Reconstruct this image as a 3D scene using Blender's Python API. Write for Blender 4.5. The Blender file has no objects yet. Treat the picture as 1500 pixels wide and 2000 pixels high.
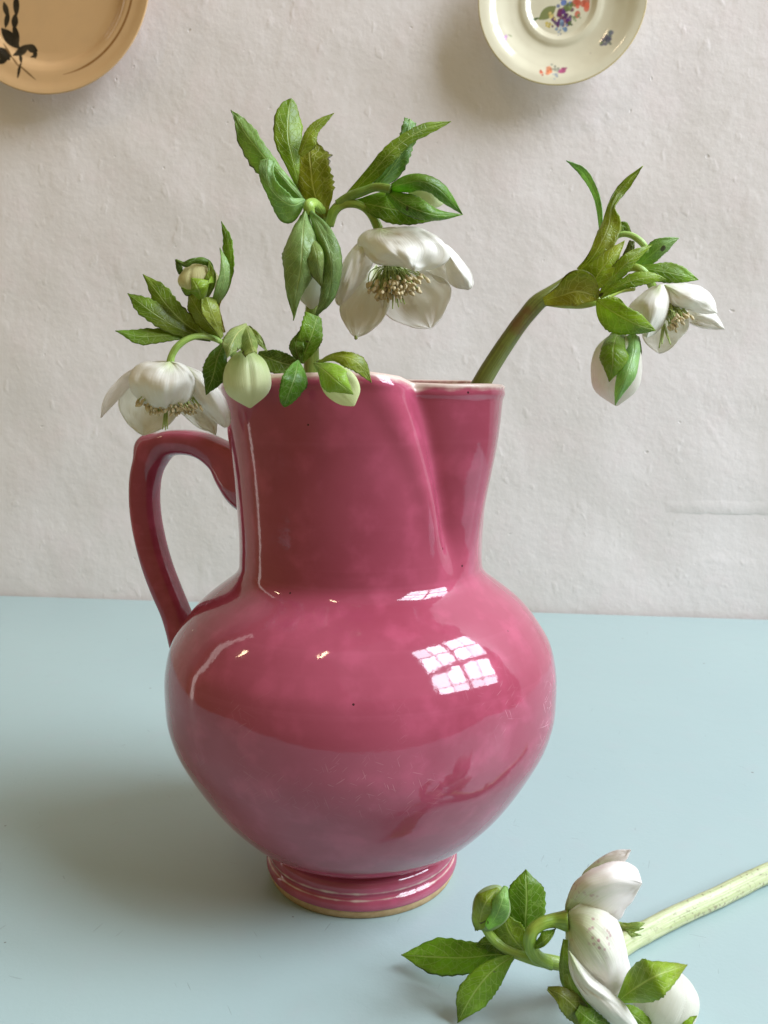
import bpy, math, random
import numpy as np
from mathutils import Vector, Matrix, noise as mnoise
random.seed(7); RNG = np.random.RandomState(7)

# ------------------------------------------------------------------ camera, world, light, exposure
S = bpy.context.scene
COL = S.collection
F = 1700.0                      # focal length in pixels of the 1500x2000 photograph
PITCH = math.radians(7.87)
HC = 0.2133                     # eye height above the table top (m)
CAM = np.array([0.0, 0.0, HC])
FW = np.array([0, math.cos(PITCH), -math.sin(PITCH)]); UP = np.array([0, math.sin(PITCH), math.cos(PITCH)])
JY = 0.37; JX = -0.010          # jug axis on the table

cam_d = bpy.data.cameras.new('camera'); cam = bpy.data.objects.new('camera', cam_d); COL.objects.link(cam)
cam.location = CAM; cam.rotation_euler = (math.radians(90) - PITCH, 0, 0)
cam_d.sensor_fit = 'VERTICAL'; cam_d.sensor_height = 36; cam_d.lens = F / 2000 * 36
cam_d.clip_start = 0.01; cam_d.clip_end = 50
cam_d.dof.use_dof = True; cam_d.dof.focus_distance = 0.335; cam_d.dof.aperture_fstop = 26
S.camera = cam

W = bpy.data.worlds.new('World'); S.world = W; W.use_nodes = True
bg = W.node_tree.nodes['Background']; bg.inputs['Color'].default_value = (1.0, 0.73, 0.24, 1); bg.inputs['Strength'].default_value = 0.205
S.view_settings.view_transform = 'Standard'; S.view_settings.look = 'None'; S.view_settings.exposure = 0.28; S.view_settings.gamma = 1

def area(name, loc, target, sx, sy, power, color, roll=0.0, spread=180):
    l = bpy.data.lights.new(name, 'AREA'); l.shape = 'RECTANGLE'; l.size = sx; l.size_y = sy; l.energy = power; l.color = color
    l.spread = math.radians(spread)
    o = bpy.data.objects.new(name, l); COL.objects.link(o)
    d = (Vector(target) - Vector(loc)).normalized()
    q = d.to_track_quat('-Z', 'Y').to_matrix().to_4x4() @ Matrix.Rotation(roll, 4, 'Z')
    o.matrix_world = Matrix.Translation(Vector(loc)) @ q
    return o
def window_light():
    # a tall many-paned window to the right of the table: one lamp per pane, glazing bars between them
    tgt = Vector((JX, JY, 0.11))
    az, el, dist = math.radians(-17), math.radians(39), 3.2
    c = tgt + dist * Vector((math.cos(el) * math.cos(az), math.cos(el) * math.sin(az), math.sin(el)))
    d = (tgt - c).normalized(); m = d.to_track_quat('-Z', 'Y').to_matrix()
    roll = math.radians(-18); rx = m @ Matrix.Rotation(roll, 3, 'Z') @ Vector((1, 0, 0)); ry = m @ Matrix.Rotation(roll, 3, 'Z') @ Vector((0, 1, 0))
    xs = [-0.83, -0.31, 0.29, 0.80]; ys = [-0.76, -0.27, 0.32, 0.82]
    for i, x in enumerate(xs):
        for j, y in enumerate(ys):
            p = c + rx * x + ry * y
            k = (1.1, .95, 1.2, .8, .9, 1.25, 1.05, 1.15, .75, 1.0, 1.2, 1.0, .8, 1.1, .85, 1.0)[i * 4 + j]
            area('window_pane_light', p, p + d, 0.48, 0.455, 11.6 * k, (0.80 - .04 * (k < .9), 0.88, 1.0), roll)
window_light()
area('soft_fill_light', (1.3, -1.5, 3.2), (JX, 0.6, 0.15), 4.6, 3.4, 5.5, (0.84, 0.92, 1.0))  # broad soft lamp added overhead, out of view, to brighten the wall
area('warm_tube_light', (-0.62, -0.45, 1.95), (JX, JY, .1), 0.035, 0.30, 1.5, (1, .76, .48))
area('warm_tube_light', (-1.35, 0.30, 1.05), (JX, JY, .1), 0.035, 0.16, 0.5, (1, .76, .48))
area('reflection_strip_light', (-1.6, 0.75, 0.55), (JX, JY, .1), 0.09, 2.0, 0.9, (1, .93, .9))  # narrow lamp added to give the pale streak reflected on the jug's left

# ------------------------------------------------------------------ helpers
def ray(px, py):
    d = FW + UP * (-(py - 1000) / F) + np.array([1, 0, 0]) * ((px - 750) / F)
    return d / np.linalg.norm(d)
def at(px, py, y):
    d = ray(px, py); return CAM + d * (y / d[1])
def on_table(px, py, z=0.0):
    d = ray(px, py); return CAM + d * ((z - HC) / d[2])

def tag(o, label=None, cat=None, group=None, kind=None):
    if label: o['label'] = label
    if cat: o['category'] = cat
    if group: o['group'] = group
    if kind: o['kind'] = kind
    return o
def empty(name, loc):
    o = bpy.data.objects.new(name, None); COL.objects.link(o); o.location = Vector(loc); o.empty_display_size = .01
    return o
def rootof(o):
    while o.parent: o = o.parent
    return o
def make(name, V, Fc, mat, parent=None, uv=None, smooth=True, color=None, attrs=None):
    V = np.asarray(V, float)
    if parent is not None:
        V = V - np.array(rootof(parent).location)
    me = bpy.data.meshes.new(name); me.from_pydata(V.tolist(), [], Fc); me.update()
    if smooth: me.polygons.foreach_set('use_smooth', [True] * len(me.polygons))
    if uv is not None:
        l = me.uv_layers.new(name='UVMap'); vi = np.empty(len(me.loops), int); me.loops.foreach_get('vertex_index', vi)
        l.data.foreach_set('uv', np.asarray(uv, float)[vi].ravel())
    for k, arr in (attrs or {}).items():
        if np.ndim(arr) == 1:
            a = me.attributes.new(k, 'FLOAT', 'POINT'); a.data.foreach_set('value', np.asarray(arr, np.float32))
        else:
            a = me.attributes.new(k, 'FLOAT_COLOR', 'POINT'); a.data.foreach_set('color', np.asarray(arr, np.float32).ravel())
    me.materials.append(mat)
    o = bpy.data.objects.new(name, me); COL.objects.link(o); o.parent = parent
    if color: o.color = (*color, 1)
    return o
def grid_faces(nu, nv, closed_v=False, off=0):
    f = []
    for i in range(nu - 1):
        for j in range(nv if closed_v else nv - 1):
            a = off + i * nv + j; b = off + i * nv + (j + 1) % nv
            f.append((a, b, b + nv, a + nv))
    return f
def crv(P, n, s=None):
    """chord-length cubic through the rows of P, sampled at n (or given) parameters 0..1"""
    P = np.asarray(P, float)
    if P.ndim == 1: P = P[:, None]
    t = np.linspace(0, 1, len(P)); s = np.linspace(0, 1, n) if s is None else s
    m = np.empty_like(P); m[1:-1] = (P[2:] - P[:-2]) / 2; m[0] = P[1] - P[0]; m[-1] = P[-1] - P[-2]
    x = np.clip(s, 0, 1) * (len(P) - 1); i = np.minimum(x.astype(int), len(P) - 2); u = (x - i)[:, None]
    h00 = 2*u**3 - 3*u**2 + 1; h10 = u**3 - 2*u**2 + u; h01 = -2*u**3 + 3*u**2; h11 = u**3 - u**2
    return h00 * P[i] + h10 * m[i] + h01 * P[i+1] + h11 * m[i+1]
def nz(x, y, z=0.0): return mnoise.noise(Vector((x, y, z)))

# ------------------------------------------------------------------ materials
def newmat(name):
    m = bpy.data.materials.new(name); m.use_nodes = True; nt = m.node_tree; nt.nodes.clear()
    out = nt.nodes.new('ShaderNodeOutputMaterial')
    return m, nt, out
class NT:
    def __init__(s, nt): s.nt = nt
    def n(s, t, ins=None, **kw):
        x = s.nt.nodes.new(t)
        for k, v in kw.items(): setattr(x, k, v)
        for k, v in (ins or {}).items():
            if isinstance(v, bpy.types.NodeSocket): s.nt.links.new(v, x.inputs[k])
            else: x.inputs[k].default_value = v
        return x
    def math(s, op, a, b=0.0, c=0.0, clamp=False):
        x = s.nt.nodes.new('ShaderNodeMath'); x.operation = op; x.use_clamp = clamp
        for i, v in enumerate((a, b, c)):
            if isinstance(v, bpy.types.NodeSocket): s.nt.links.new(v, x.inputs[i])
            else: x.inputs[i].default_value = v
        return x.outputs[0]
    def mix(s, f, a, b, mode='MIX'):
        x = s.nt.nodes.new('ShaderNodeMix'); x.data_type = 'RGBA'; x.blend_type = mode
        for i, v in ((0, f), (6, a), (7, b)):
            if isinstance(v, bpy.types.NodeSocket): s.nt.links.new(v, x.inputs[i])
            else: x.inputs[i].default_value = (*v, 1) if isinstance(v, tuple) and len(v) == 3 else v
        return x.outputs[2]
    def ramp(s, f, lo, hi, a=0.0, b=1.0):
        x = s.nt.nodes.new('ShaderNodeMapRange'); x.clamp = True; x.interpolation_type = 'SMOOTHSTEP'
        s.nt.links.new(f, x.inputs[0])
        for i, v in ((1, lo), (2, hi), (3, a), (4, b)): x.inputs[i].default_value = v
        return x.outputs[0]
    def noise(s, vec, scale, detail=3, rough=.5, out=0):
        x = s.n('ShaderNodeTexNoise', {'Scale': scale, 'Detail': detail, 'Roughness': rough}); s.nt.links.new(vec, x.inputs['Vector']); return x.outputs[out]
    def link(s, a, b): s.nt.links.new(a, b)

def mat_glaze(pale_attr=True):
    m, nt, out = newmat('magenta_glaze'); g = NT(nt)
    tc = g.n('ShaderNodeTexCoord').outputs['Object']
    n1 = g.noise(tc, 18, 4); n2 = g.noise(tc, 90, 3); n3 = g.noise(tc, 700, 2)
    c = g.mix(g.ramp(n1, .3, .7), (0.300, 0.047, 0.086), (0.375, 0.071, 0.122))
    c = g.mix(g.ramp(n2, .45, .75, 0, .35), c, (0.56, 0.11, 0.20))
    # throwing rings
    sp = g.n('ShaderNodeSeparateXYZ', {0: tc})
    band = g.noise(g.n('ShaderNodeCombineXYZ', {2: sp.outputs[2]}).outputs[0], 260, 3)
    c = g.mix(g.ramp(band, .52, .75, 0, .11), c, (0.60, 0.15, 0.24))
    # worn pale rim / ridges, painted as wear in an attribute
    at_ = g.n('ShaderNodeAttribute', attribute_name='wear').outputs['Fac']
    wn = g.math('MULTIPLY_ADD', g.noise(tc, 160, 3), .55, -.27)
    wf = g.ramp(g.math('ADD', at_, wn), .35, .8)
    c = g.mix(wf, c, (0.62, 0.47, 0.40))
    # glaze pinholes and specks
    vo = g.n('ShaderNodeTexVoronoi', {'Vector': tc, 'Scale': 120.0}); rnd = g.n('ShaderNodeSeparateColor', {0: vo.outputs['Color']})
    spot = g.math('MULTIPLY', g.math('LESS_THAN', vo.outputs['Distance'], .055), g.math('GREATER_THAN', rnd.outputs[0], .90))
    c = g.mix(spot, c, (0.05, 0.012, 0.02))
    spot2 = g.math('MULTIPLY', g.math('LESS_THAN', vo.outputs['Distance'], .05), g.math('LESS_THAN', rnd.outputs[0], .06))
    c = g.mix(spot2, c, (0.75, 0.45, 0.50))
    # fine scratches
    scr = None
    for k, (ry, th) in enumerate(((.3, .76), (1.2, .76), (-.7, .765), (2.2, .765))):
        m0 = g.n('ShaderNodeMapping', {'Vector': tc, 'Rotation': (0, ry, 0), 'Location': (k * 7.3, 0, k)})
        mp = g.n('ShaderNodeMapping', {'Vector': m0.outputs[0], 'Scale': (2300, 60, 150)})
        q = g.ramp(g.noise(mp.outputs[0], 1.0, 0), th, th + .03)
        scr = q if scr is None else g.math('MAXIMUM', scr, q)
    zone = g.math('MULTIPLY', g.ramp(sp.outputs[2], .055, .08), g.ramp(sp.outputs[2], .118, .10))
    zone = g.math('MULTIPLY', zone, g.ramp(g.noise(tc, 22, 2), .42, .6)); zone = g.math('MULTIPLY', zone, g.ramp(sp.outputs[0], -.06, .03, .25, 1))
    scr = g.math('MULTIPLY', scr, zone)
    c = g.mix(g.math('MULTIPLY', scr, .30), c, (0.80, 0.42, 0.50))
    bh = g.math('ADD', g.math('MULTIPLY', n2, .6), g.math('MULTIPLY', n3, .05))
    bh = g.math('ADD', bh, g.math('MULTIPLY', n1, .9)); bh = g.math('ADD', bh, g.math('MULTIPLY', band, .12))
    bmp = g.n('ShaderNodeBump', {'Height': bh, 'Strength': .12, 'Distance': .0016})
    rg = g.math('ADD', .065, g.math('MULTIPLY', scr, .25)); rg = g.math('ADD', rg, g.math('MULTIPLY', wf, .3))
    b = g.n('ShaderNodeBsdfPrincipled', {'Base Color': c, 'Roughness': rg, 'IOR': 1.55, 'Normal': bmp.outputs[0], 'Subsurface Weight': .0})
    g.link(b.outputs[0], out.inputs[0]); return m

def mat_simple(name, a, b, scale=60, rough=.6, bump=.3, bd=.001):
    m, nt, out = newmat(name); g = NT(nt); tc = g.n('ShaderNodeTexCoord').outputs['Object']
    n = g.noise(tc, scale, 4); c = g.mix(g.ramp(n, .3, .7), a, b)
    bm = g.n('ShaderNodeBump', {'Height': n, 'Strength': bump, 'Distance': bd})
    p = g.n('ShaderNodeBsdfPrincipled', {'Base Color': c, 'Roughness': rough, 'Normal': bm.outputs[0]}); g.link(p.outputs[0], out.inputs[0]); return m

def mat_leaf():
    m, nt, out = newmat('hellebore_leaf'); g = NT(nt)
    uv = g.n('ShaderNodeUVMap').outputs[0]; sp = g.n('ShaderNodeSeparateXYZ', {0: uv}); u, v = sp.outputs[0], sp.outputs[1]
    tc = g.n('ShaderNodeTexCoord').outputs['Object']
    oi = g.n('ShaderNodeObjectInfo')
    av = g.math('ABSOLUTE', v)
    # midrib
    mid = g.ramp(av, .075, .015)
    # side veins: slanted lines running to the margin
    ph = g.math('SUBTRACT', g.math('MULTIPLY', u, 9.0), g.math('MULTIPLY', av, 2.2))
    ph = g.math('ADD', ph, g.math('MULTIPLY', g.noise(tc, 120, 2), .9)); ph = g.math('ADD', ph, g.math('MULTIPLY', g.math('GREATER_THAN', v, 0), .5))
    fr = g.math('ABSOLUTE', g.math('SUBTRACT', g.math('FRACT', ph), .5))
    side = g.math('MULTIPLY', g.ramp(fr, .07, .015), g.ramp(av, 1.0, .7))
    # reticulation between them
    wv = g.n('ShaderNodeVectorMath', {0: tc, 1: g.n('ShaderNodeVectorMath', {0: g.noise(tc, 200, 2, out=1), 3: .004}, operation='SCALE').outputs[0]}, operation='ADD').outputs[0]
    vo = g.n('ShaderNodeTexVoronoi', {'Vector': wv, 'Scale': 330.0}, feature='DISTANCE_TO_EDGE')
    ret = g.ramp(vo.outputs['Distance'], .07, .01)
    vein = g.math('MAXIMUM', g.math('MULTIPLY', mid, .85), g.math('MAXIMUM', g.math('MULTIPLY', side, .55), g.math('MULTIPLY', ret, .30)))
    n1 = g.noise(tc, 70, 4); n2 = g.noise(tc, 260, 3)
    base = g.mix(g.ramp(n1, .3, .7), (0.120, 0.200, 0.014), (0.255, 0.375, 0.036))
    base = g.mix(g.ramp(n2, .55, .75, 0, .5), base, (0.15, 0.20, 0.03))
    base = g.mix(g.ramp(g.noise(tc, 28, 2), .5, .68, 0, .45), base, (0.26, 0.25, 0.05))
    base = g.mix(g.ramp(u, .30, .0, 0, .65), base, (0.26, 0.36, 0.07))
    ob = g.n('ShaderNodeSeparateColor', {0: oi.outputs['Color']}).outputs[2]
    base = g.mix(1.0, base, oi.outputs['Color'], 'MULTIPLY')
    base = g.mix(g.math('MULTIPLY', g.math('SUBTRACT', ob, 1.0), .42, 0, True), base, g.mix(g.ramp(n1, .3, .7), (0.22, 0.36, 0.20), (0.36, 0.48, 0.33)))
    veinc = g.mix(1.0, (0.42, 0.50, 0.17), g.mix(.5, oi.outputs['Color'], (1, 1, 1)), 'MULTIPLY')
    c = g.mix(vein, base, veinc)
    # brown edge scorch
    edge = g.math('MULTIPLY', g.ramp(av, .86, 1.0), g.ramp(g.noise(tc, 60, 2), .5, .64))
    spot = g.ramp(g.noise(tc, 150, 1), .735, .765)
    c = g.mix(g.math('MULTIPLY', g.math('MAXIMUM', edge, spot), .8), c, (0.05, 0.025, 0.015))
    hb = g.math('ADD', g.math('MULTIPLY', vein, -1.0), g.math('MULTIPLY', n1, 1.5))
    bm = g.n('ShaderNodeBump', {'Height': hb, 'Strength': .5, 'Distance': .0005})
    p = g.n('ShaderNodeBsdfPrincipled', {'Base Color': c, 'Roughness': .36, 'Normal': bm.outputs[0], 'IOR': 1.45})
    tr = g.n('ShaderNodeBsdfTranslucent', {'Color': g.mix(1.0, c, (1.7, 1.75, .8), 'MULTIPLY'), 'Normal': bm.outputs[0]})
    mx = g.n('ShaderNodeMixShader', {0: .38, 1: p.outputs[0], 2: tr.outputs[0]}); g.link(mx.outputs[0], out.inputs[0]); return m

def mat_petal(name, white, green, gspan, freckle=0.0):
    m, nt, out = newmat(name); g = NT(nt)
    uv = g.n('ShaderNodeUVMap').outputs[0]; sp = g.n('ShaderNodeSeparateXYZ', {0: uv}); u, v = sp.outputs[0], sp.outputs[1]
    tc = g.n('ShaderNodeTexCoord').outputs['Object']; oi = g.n('ShaderNodeObjectInfo')
    vv = g.n('ShaderNodeCombineXYZ', {0: g.math('MULTIPLY', u, 1.5), 1: g.math('MULTIPLY', v, 14.0)}).outputs[0]
    st = g.noise(vv, 1.6, 4)
    n1 = g.noise(tc, 60, 3)
    c = g.mix(g.ramp(st, .38, .62, 0, .40), white, (white[0] * .95, white[1] * .93, white[2] * .87))
    c = g.mix(g.ramp(n1, .5, .75, 0, .3), c, (0.86, 0.83, 0.76))
    gm = g.math('ADD', u, g.math('MULTIPLY', g.math('ABSOLUTE', v), .22)); gm = g.math('ADD', gm, g.math('MULTIPLY_ADD', st, .5, -.25))
    c = g.mix(g.ramp(gm, gspan, .0, 0, .9), c, green)
    if freckle:
        vo = g.n('ShaderNodeTexVoronoi', {'Vector': tc, 'Scale': 620.0})
        fz = g.math('MULTIPLY', g.ramp(g.noise(tc, 120, 2), .48, .62), g.ramp(u, .62, .35)); fz = g.math('MULTIPLY', fz, g.ramp(vo.outputs['Distance'], .42, .25))
        c = g.mix(g.math('MULTIPLY', fz, freckle), c, (0.45, 0.16, 0.22))
    c = g.mix(1.0, c, oi.outputs['Color'], 'MULTIPLY')
    hb = g.math('ADD', g.math('MULTIPLY', st, 1.1), g.math('MULTIPLY', n1, 2.2))
    bm = g.n('ShaderNodeBump', {'Height': hb, 'Strength': .35, 'Distance': .0006})
    p = g.n('ShaderNodeBsdfPrincipled', {'Base Color': c, 'Roughness': .48, 'Normal': bm.outputs[0], 'Sheen Weight': .1})
    tr = g.n('ShaderNodeBsdfTranslucent', {'Color': g.mix(.35, c, (0.98, 0.97, 0.88)), 'Normal': bm.outputs[0]})
    mx = g.n('ShaderNodeMixShader', {0: .38, 1: p.outputs[0], 2: tr.outputs[0]}); g.link(mx.outputs[0], out.inputs[0]); return m

def mat_stem(name, a, b, c2, spec=0):
    m, nt, out = newmat(name); g = NT(nt)
    uv = g.n('ShaderNodeUVMap').outputs[0]; sp = g.n('ShaderNodeSeparateXYZ', {0: uv})
    tc = g.n('ShaderNodeTexCoord').outputs['Object']; oi = g.n('ShaderNodeObjectInfo')
    vv = g.n('ShaderNodeCombineXYZ', {0: g.math('MULTIPLY', sp.outputs[0], 3.0), 1: g.math('MULTIPLY', sp.outputs[1], 18.0)}).outputs[0]
    st = g.noise(vv, 1.5, 3)
    c = g.mix(g.ramp(st, .35, .65), a, b); c = g.mix(g.ramp(g.noise(tc, 90, 4), .5, .72, 0, .8), c, c2)
    if spec:
        s = g.math('MULTIPLY', g.ramp(g.noise(tc, 620, 3), .54, .66), g.ramp(sp.outputs[0], .75, .1, 0, 1))
        s = g.math('MULTIPLY', s, g.ramp(g.noise(vv, 1.0, 2), .4, .6, .25, 1))
        c = g.mix(g.math('MULTIPLY', s, .8), c, (0.16, 0.11, 0.08))
    c = g.mix(1.0, c, oi.outputs['Color'], 'MULTIPLY')
    bm = g.n('ShaderNodeBump', {'Height': g.math('ADD', st, g.noise(tc, 400, 3)), 'Strength': .35, 'Distance': .0005})
    p = g.n('ShaderNodeBsdfPrincipled', {'Base Color': c, 'Roughness': .38, 'Normal': bm.outputs[0], 'Subsurface Weight': .08, 'Subsurface Radius': (.002, .003, .001)})
    g.link(p.outputs[0], out.inputs[0]); return m

def mat_wall():
    m, nt, out = newmat('painted_plaster'); g = NT(nt); tc = g.n('ShaderNodeTexCoord').outputs['Object']
    n1 = g.noise(tc, 5, 4); n2 = g.noise(tc, 22, 5, .6); n3 = g.noise(tc, 70, 4, .6)
    c = g.mix(g.ramp(n1, .3, .7), (0.73, 0.67, 0.635), (0.80, 0.735, 0.715))
    c = g.mix(g.ramp(n2, .45, .75, 0, .5), c, (0.80, 0.695, 0.685))
    mp = g.n('ShaderNodeMapping', {'Vector': tc, 'Scale': (1, 1, .72), 'Rotation': (0, .45, 0)}).outputs[0]
    blob = g.ramp(g.noise(mp, 34, 2, .4), .60, .80)
    blob2 = g.ramp(g.noise(mp, 85, 2, .4), .64, .78)
    # hairline ridge crack
    wd = g.n('ShaderNodeVectorMath', {0: tc, 1: g.n('ShaderNodeVectorMath', {0: g.noise(tc, 14, 3, out=1), 3: .05}, operation='SCALE').outputs[0]}, operation='ADD').outputs[0]
    vo = g.n('ShaderNodeTexVoronoi', {'Vector': wd, 'Scale': 5.0}, feature='DISTANCE_TO_EDGE')
    crack = g.math('MULTIPLY', g.ramp(vo.outputs['Distance'], .03, .0), g.ramp(g.noise(tc, 9, 2), .5, .62))
    pit = g.math('MULTIPLY', g.ramp(g.noise(tc, 110, 1), .775, .82), .7)
    h = g.math('ADD', g.math('MULTIPLY', n2, .55), g.math('MULTIPLY', n3, .42))
    h = g.math('ADD', h, g.math('MULTIPLY', g.noise(tc, 260, 3, .6), .10)); h = g.math('ADD', h, g.math('MULTIPLY', n1, 1.3))
    h = g.math('ADD', h, g.math('MULTIPLY', blob, .24)); h = g.math('ADD', h, g.math('MULTIPLY', blob2, .16))
    h = g.math('ADD', h, g.math('MULTIPLY', crack, .10)); h = g.math('SUBTRACT', h, pit)
    bm = g.n('ShaderNodeBump', {'Height': h, 'Strength': .37, 'Distance': .0034})
    c = g.mix(g.math('MULTIPLY', pit, .5), c, (0.42, 0.37, 0.32))
    p = g.n('ShaderNodeBsdfPrincipled', {'Base Color': c, 'Roughness': .62, 'Normal': bm.outputs[0]}); g.link(p.outputs[0], out.inputs[0]); return m

def mat_table():
    m, nt, out = newmat('pale_blue_paint'); g = NT(nt); tc = g.n('ShaderNodeTexCoord').outputs['Object']
    n1 = g.noise(tc, 3, 3); n2 = g.noise(tc, 60, 4); n3 = g.noise(tc, 500, 3, .7)
    c = g.mix(g.ramp(n1, .3, .7), (0.335, 0.445, 0.445), (0.355, 0.468, 0.460))
    c = g.mix(g.ramp(n2, .5, .8, 0, .3), c, (0.375, 0.43, 0.44))
    vo = g.n('ShaderNodeTexVoronoi', {'Vector': tc, 'Scale': 55.0}); rnd = g.n('ShaderNodeSeparateColor', {0: vo.outputs['Color']})
    sp = g.math('MULTIPLY', g.math('LESS_THAN', vo.outputs['Distance'], g.math('MULTIPLY', rnd.outputs[1], .055)), g.math('GREATER_THAN', rnd.outputs[0], .45))
    c = g.mix(g.math('MULTIPLY', sp, .7), c, (0.12, 0.10, 0.09))
    scr = None
    for rz, th in ((.4, .76), (-.5, .77), (1.9, .775)):
        m0 = g.n('ShaderNodeMapping', {'Vector': tc, 'Rotation': (0, 0, rz)}); mp = g.n('ShaderNodeMapping', {'Vector': m0.outputs[0], 'Scale': (700, 60, 1)})
        q = g.ramp(g.noise(mp.outputs[0], 1.0, 1), th, th + .03); scr = q if scr is None else g.math('MAXIMUM', scr, q)
    c = g.mix(g.math('MULTIPLY', scr, .40), c, (0.22, 0.27, 0.28))
    h = g.math('ADD', g.math('MULTIPLY', n2, .5), g.math('MULTIPLY', n3, .22)); h = g.math('SUBTRACT', h, g.math('MULTIPLY', scr, .3))
    bm = g.n('ShaderNodeBump', {'Height': h, 'Strength': .4, 'Distance': .0009})
    p = g.n('ShaderNodeBsdfPrincipled', {'Base Color': c, 'Roughness': .34, 'Normal': bm.outputs[0]}); g.link(p.outputs[0], out.inputs[0]); return m

def mat_print(name):
    m, nt, out = newmat(name); g = NT(nt); tc = g.n('ShaderNodeTexCoord').outputs['Object']
    a = g.n('ShaderNodeAttribute', attribute_name='print').outputs['Color']
    n = g.noise(tc, 60, 3)
    c = g.mix(g.ramp(n, .4, .7, 0, .08), a, (0.35, 0.25, 0.15))
    bm = g.n('ShaderNodeBump', {'Height': g.noise(tc, 40, 2), 'Strength': .1, 'Distance': .001})
    p = g.n('ShaderNodeBsdfPrincipled', {'Base Color': c, 'Roughness': .10, 'IOR': 1.5, 'Normal': bm.outputs[0]}); g.link(p.outputs[0], out.inputs[0]); return m

M_GLAZE = mat_glaze(); M_CLAY = mat_simple('bare_clay', (0.42, 0.27, 0.13), (0.52, 0.36, 0.19), 300, .8)
M_LEAF = mat_leaf()
M_PETAL = mat_petal('white_petal', (0.94, 0.92, 0.865), (0.60, 0.70, 0.28), .42)
M_PETALF = mat_petal('freckled_petal', (0.93, 0.88, 0.855), (0.42, 0.54, 0.12), .80, .85)
M_BUD = mat_petal('green_white_bud', (0.66, 0.70, 0.42), (0.34, 0.47, 0.12), .75)
M_BUDW = mat_petal('white_bud', (0.84, 0.83, 0.76), (0.38, 0.52, 0.14), .55)
M_STEM = mat_stem('green_stem', (0.16, 0.27, 0.05), (0.24, 0.36, 0.08), (0.20, 0.24, 0.05))
M_STEMB = mat_stem('bronze_stem', (0.13, 0.15, 0.03), (0.19, 0.22, 0.045), (0.17, 0.075, 0.03))
M_STEMP = mat_stem('pale_cut_stem', (0.40, 0.45, 0.22), (0.52, 0.55, 0.33), (0.40, 0.44, 0.22), 1)
M_ANTHER = mat_simple('anther', (0.52, 0.42, 0.24), (0.66, 0.56, 0.34), 400, .7)
M_STYLE = mat_simple('style', (0.30, 0.40, 0.10), (0.45, 0.55, 0.20), 400, .5)
M_WALL = mat_wall(); M_TABLE = mat_table()

# ------------------------------------------------------------------ table and wall
WA = on_table(0, 1163); WB = on_table(1500, 1210)       # the line where table and wall meet
wd = (WB - WA) / np.linalg.norm(WB - WA); wn = np.array([wd[1], -wd[0], 0])      # along the wall, and out of it towards the table
def wall_pt(px, py, off=0.0):
    d = ray(px, py); k = ((WA + wn * off - CAM) @ wn) / (d @ wn); return CAM + d * k

def build_wall():
    n = 260; m = 150
    s = np.linspace(-1.6, 2.2, n); z = np.linspace(-.7, 1.7, m)
    V = []
    for zz in z:
        for ss in s:
            p = WA + wd * ss + np.array([0, 0, zz])
            h = .0022 * nz(ss * 6, zz * 6) + .0016 * nz(ss * 19, zz * 19, 3)
            V.append(p - wn * (.006 - h))
    Fc = [(a, a + 1, a + n + 1, a + n) for i in range(m - 1) for a in range(i * n, i * n + n - 1)]
    o = make('wall', V, Fc, M_WALL); tag(o, kind='structure'); return o
wall = build_wall()
def box(P0, ax, ay, az, bev=0):
    V = [P0 + ax * i + ay * j + az * k for i in (0, 1) for j in (0, 1) for k in (0, 1)]
    Fc = [(0, 1, 3, 2), (4, 6, 7, 5), (0, 4, 5, 1), (2, 3, 7, 6), (0, 2, 6, 4), (1, 5, 7, 3)]
    return V, Fc
def bevel(o, w, seg=2):
    b = o.modifiers.new('bevel', 'BEVEL'); b.width = w; b.segments = seg; b.limit_method = 'ANGLE'
def wall_surf(ss, zz, off=0.0):
    h = .0022 * nz(ss * 6, zz * 6) + .0016 * nz(ss * 19, zz * 19, 3)
    return WA + wd * ss + np.array([0, 0, zz]) - wn * (.006 - h - off)
def plaster_step():
    # shallow horizontal seam in the plaster low on the right: the lower coat stands half a millimetre proud
    a = wall_pt(1300, 1002, -.006); b = wall_pt(1640, 1008, -.006); n = 60; V = []; Fc = []
    for i in range(n + 1):
        f = i / n; p = a + (b - a) * f; ss = (p - WA) @ wd; z0 = p[2] + .0012 * nz(i * .3, 5); t = min(1, f * 3)
        for dz, off in ((-.0010, -.0010), (-.0003, .0002 * t - .0001), (.0006, .0001 + .00025 * t), (.010, .0001 + .0002 * t), (.018, -.0006)): V.append(wall_surf(ss, z0 + dz, off))
        if i:
            for k in range(4): q = (i - 1) * 5 + k; Fc.append((q, q + 1, q + 6, q + 5))
    return make('plaster_seam', V, Fc, M_WALL, wall)
plaster_step()

tb = empty('table', (0, .45, 0)); tag(tb, 'pale blue painted table top under the pink jug, pushed against the wall', 'table')
def build_table():
    e = WA - wd * .25; f_ = WB + wd * .35; e = e - wn * .0025; f_ = f_ - wn * .0025
    xl, xr, yf = e[0], f_[0], 0.075
    top = [np.array([e[0], e[1], 0]), np.array([f_[0], f_[1], 0]), np.array([f_[0], yf, 0]), np.array([e[0], yf, 0])]
    V = top + [p - np.array([0, 0, .03]) for p in top]
    Fc = [(3, 2, 1, 0), (4, 5, 6, 7), (0, 1, 5, 4), (1, 2, 6, 5), (2, 3, 7, 6), (3, 0, 4, 7)]
    o = make('table_top', V, Fc, M_TABLE, tb, smooth=False); bevel(o, .004, 3)
    for x, y in ((xl + .06, yf + .06), (xr - .06, yf + .06), (xl + .06, .78), (xr - .06, .72)):
        V, Fc = box(np.array([x - .025, y - .025, -.7]), np.array([.05, 0, 0]), np.array([0, .05, 0]), np.array([0, 0, .669]))
        bevel(make('leg', V, Fc, M_TABLE, tb, smooth=False), .003)
    return o
build_table()
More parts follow.
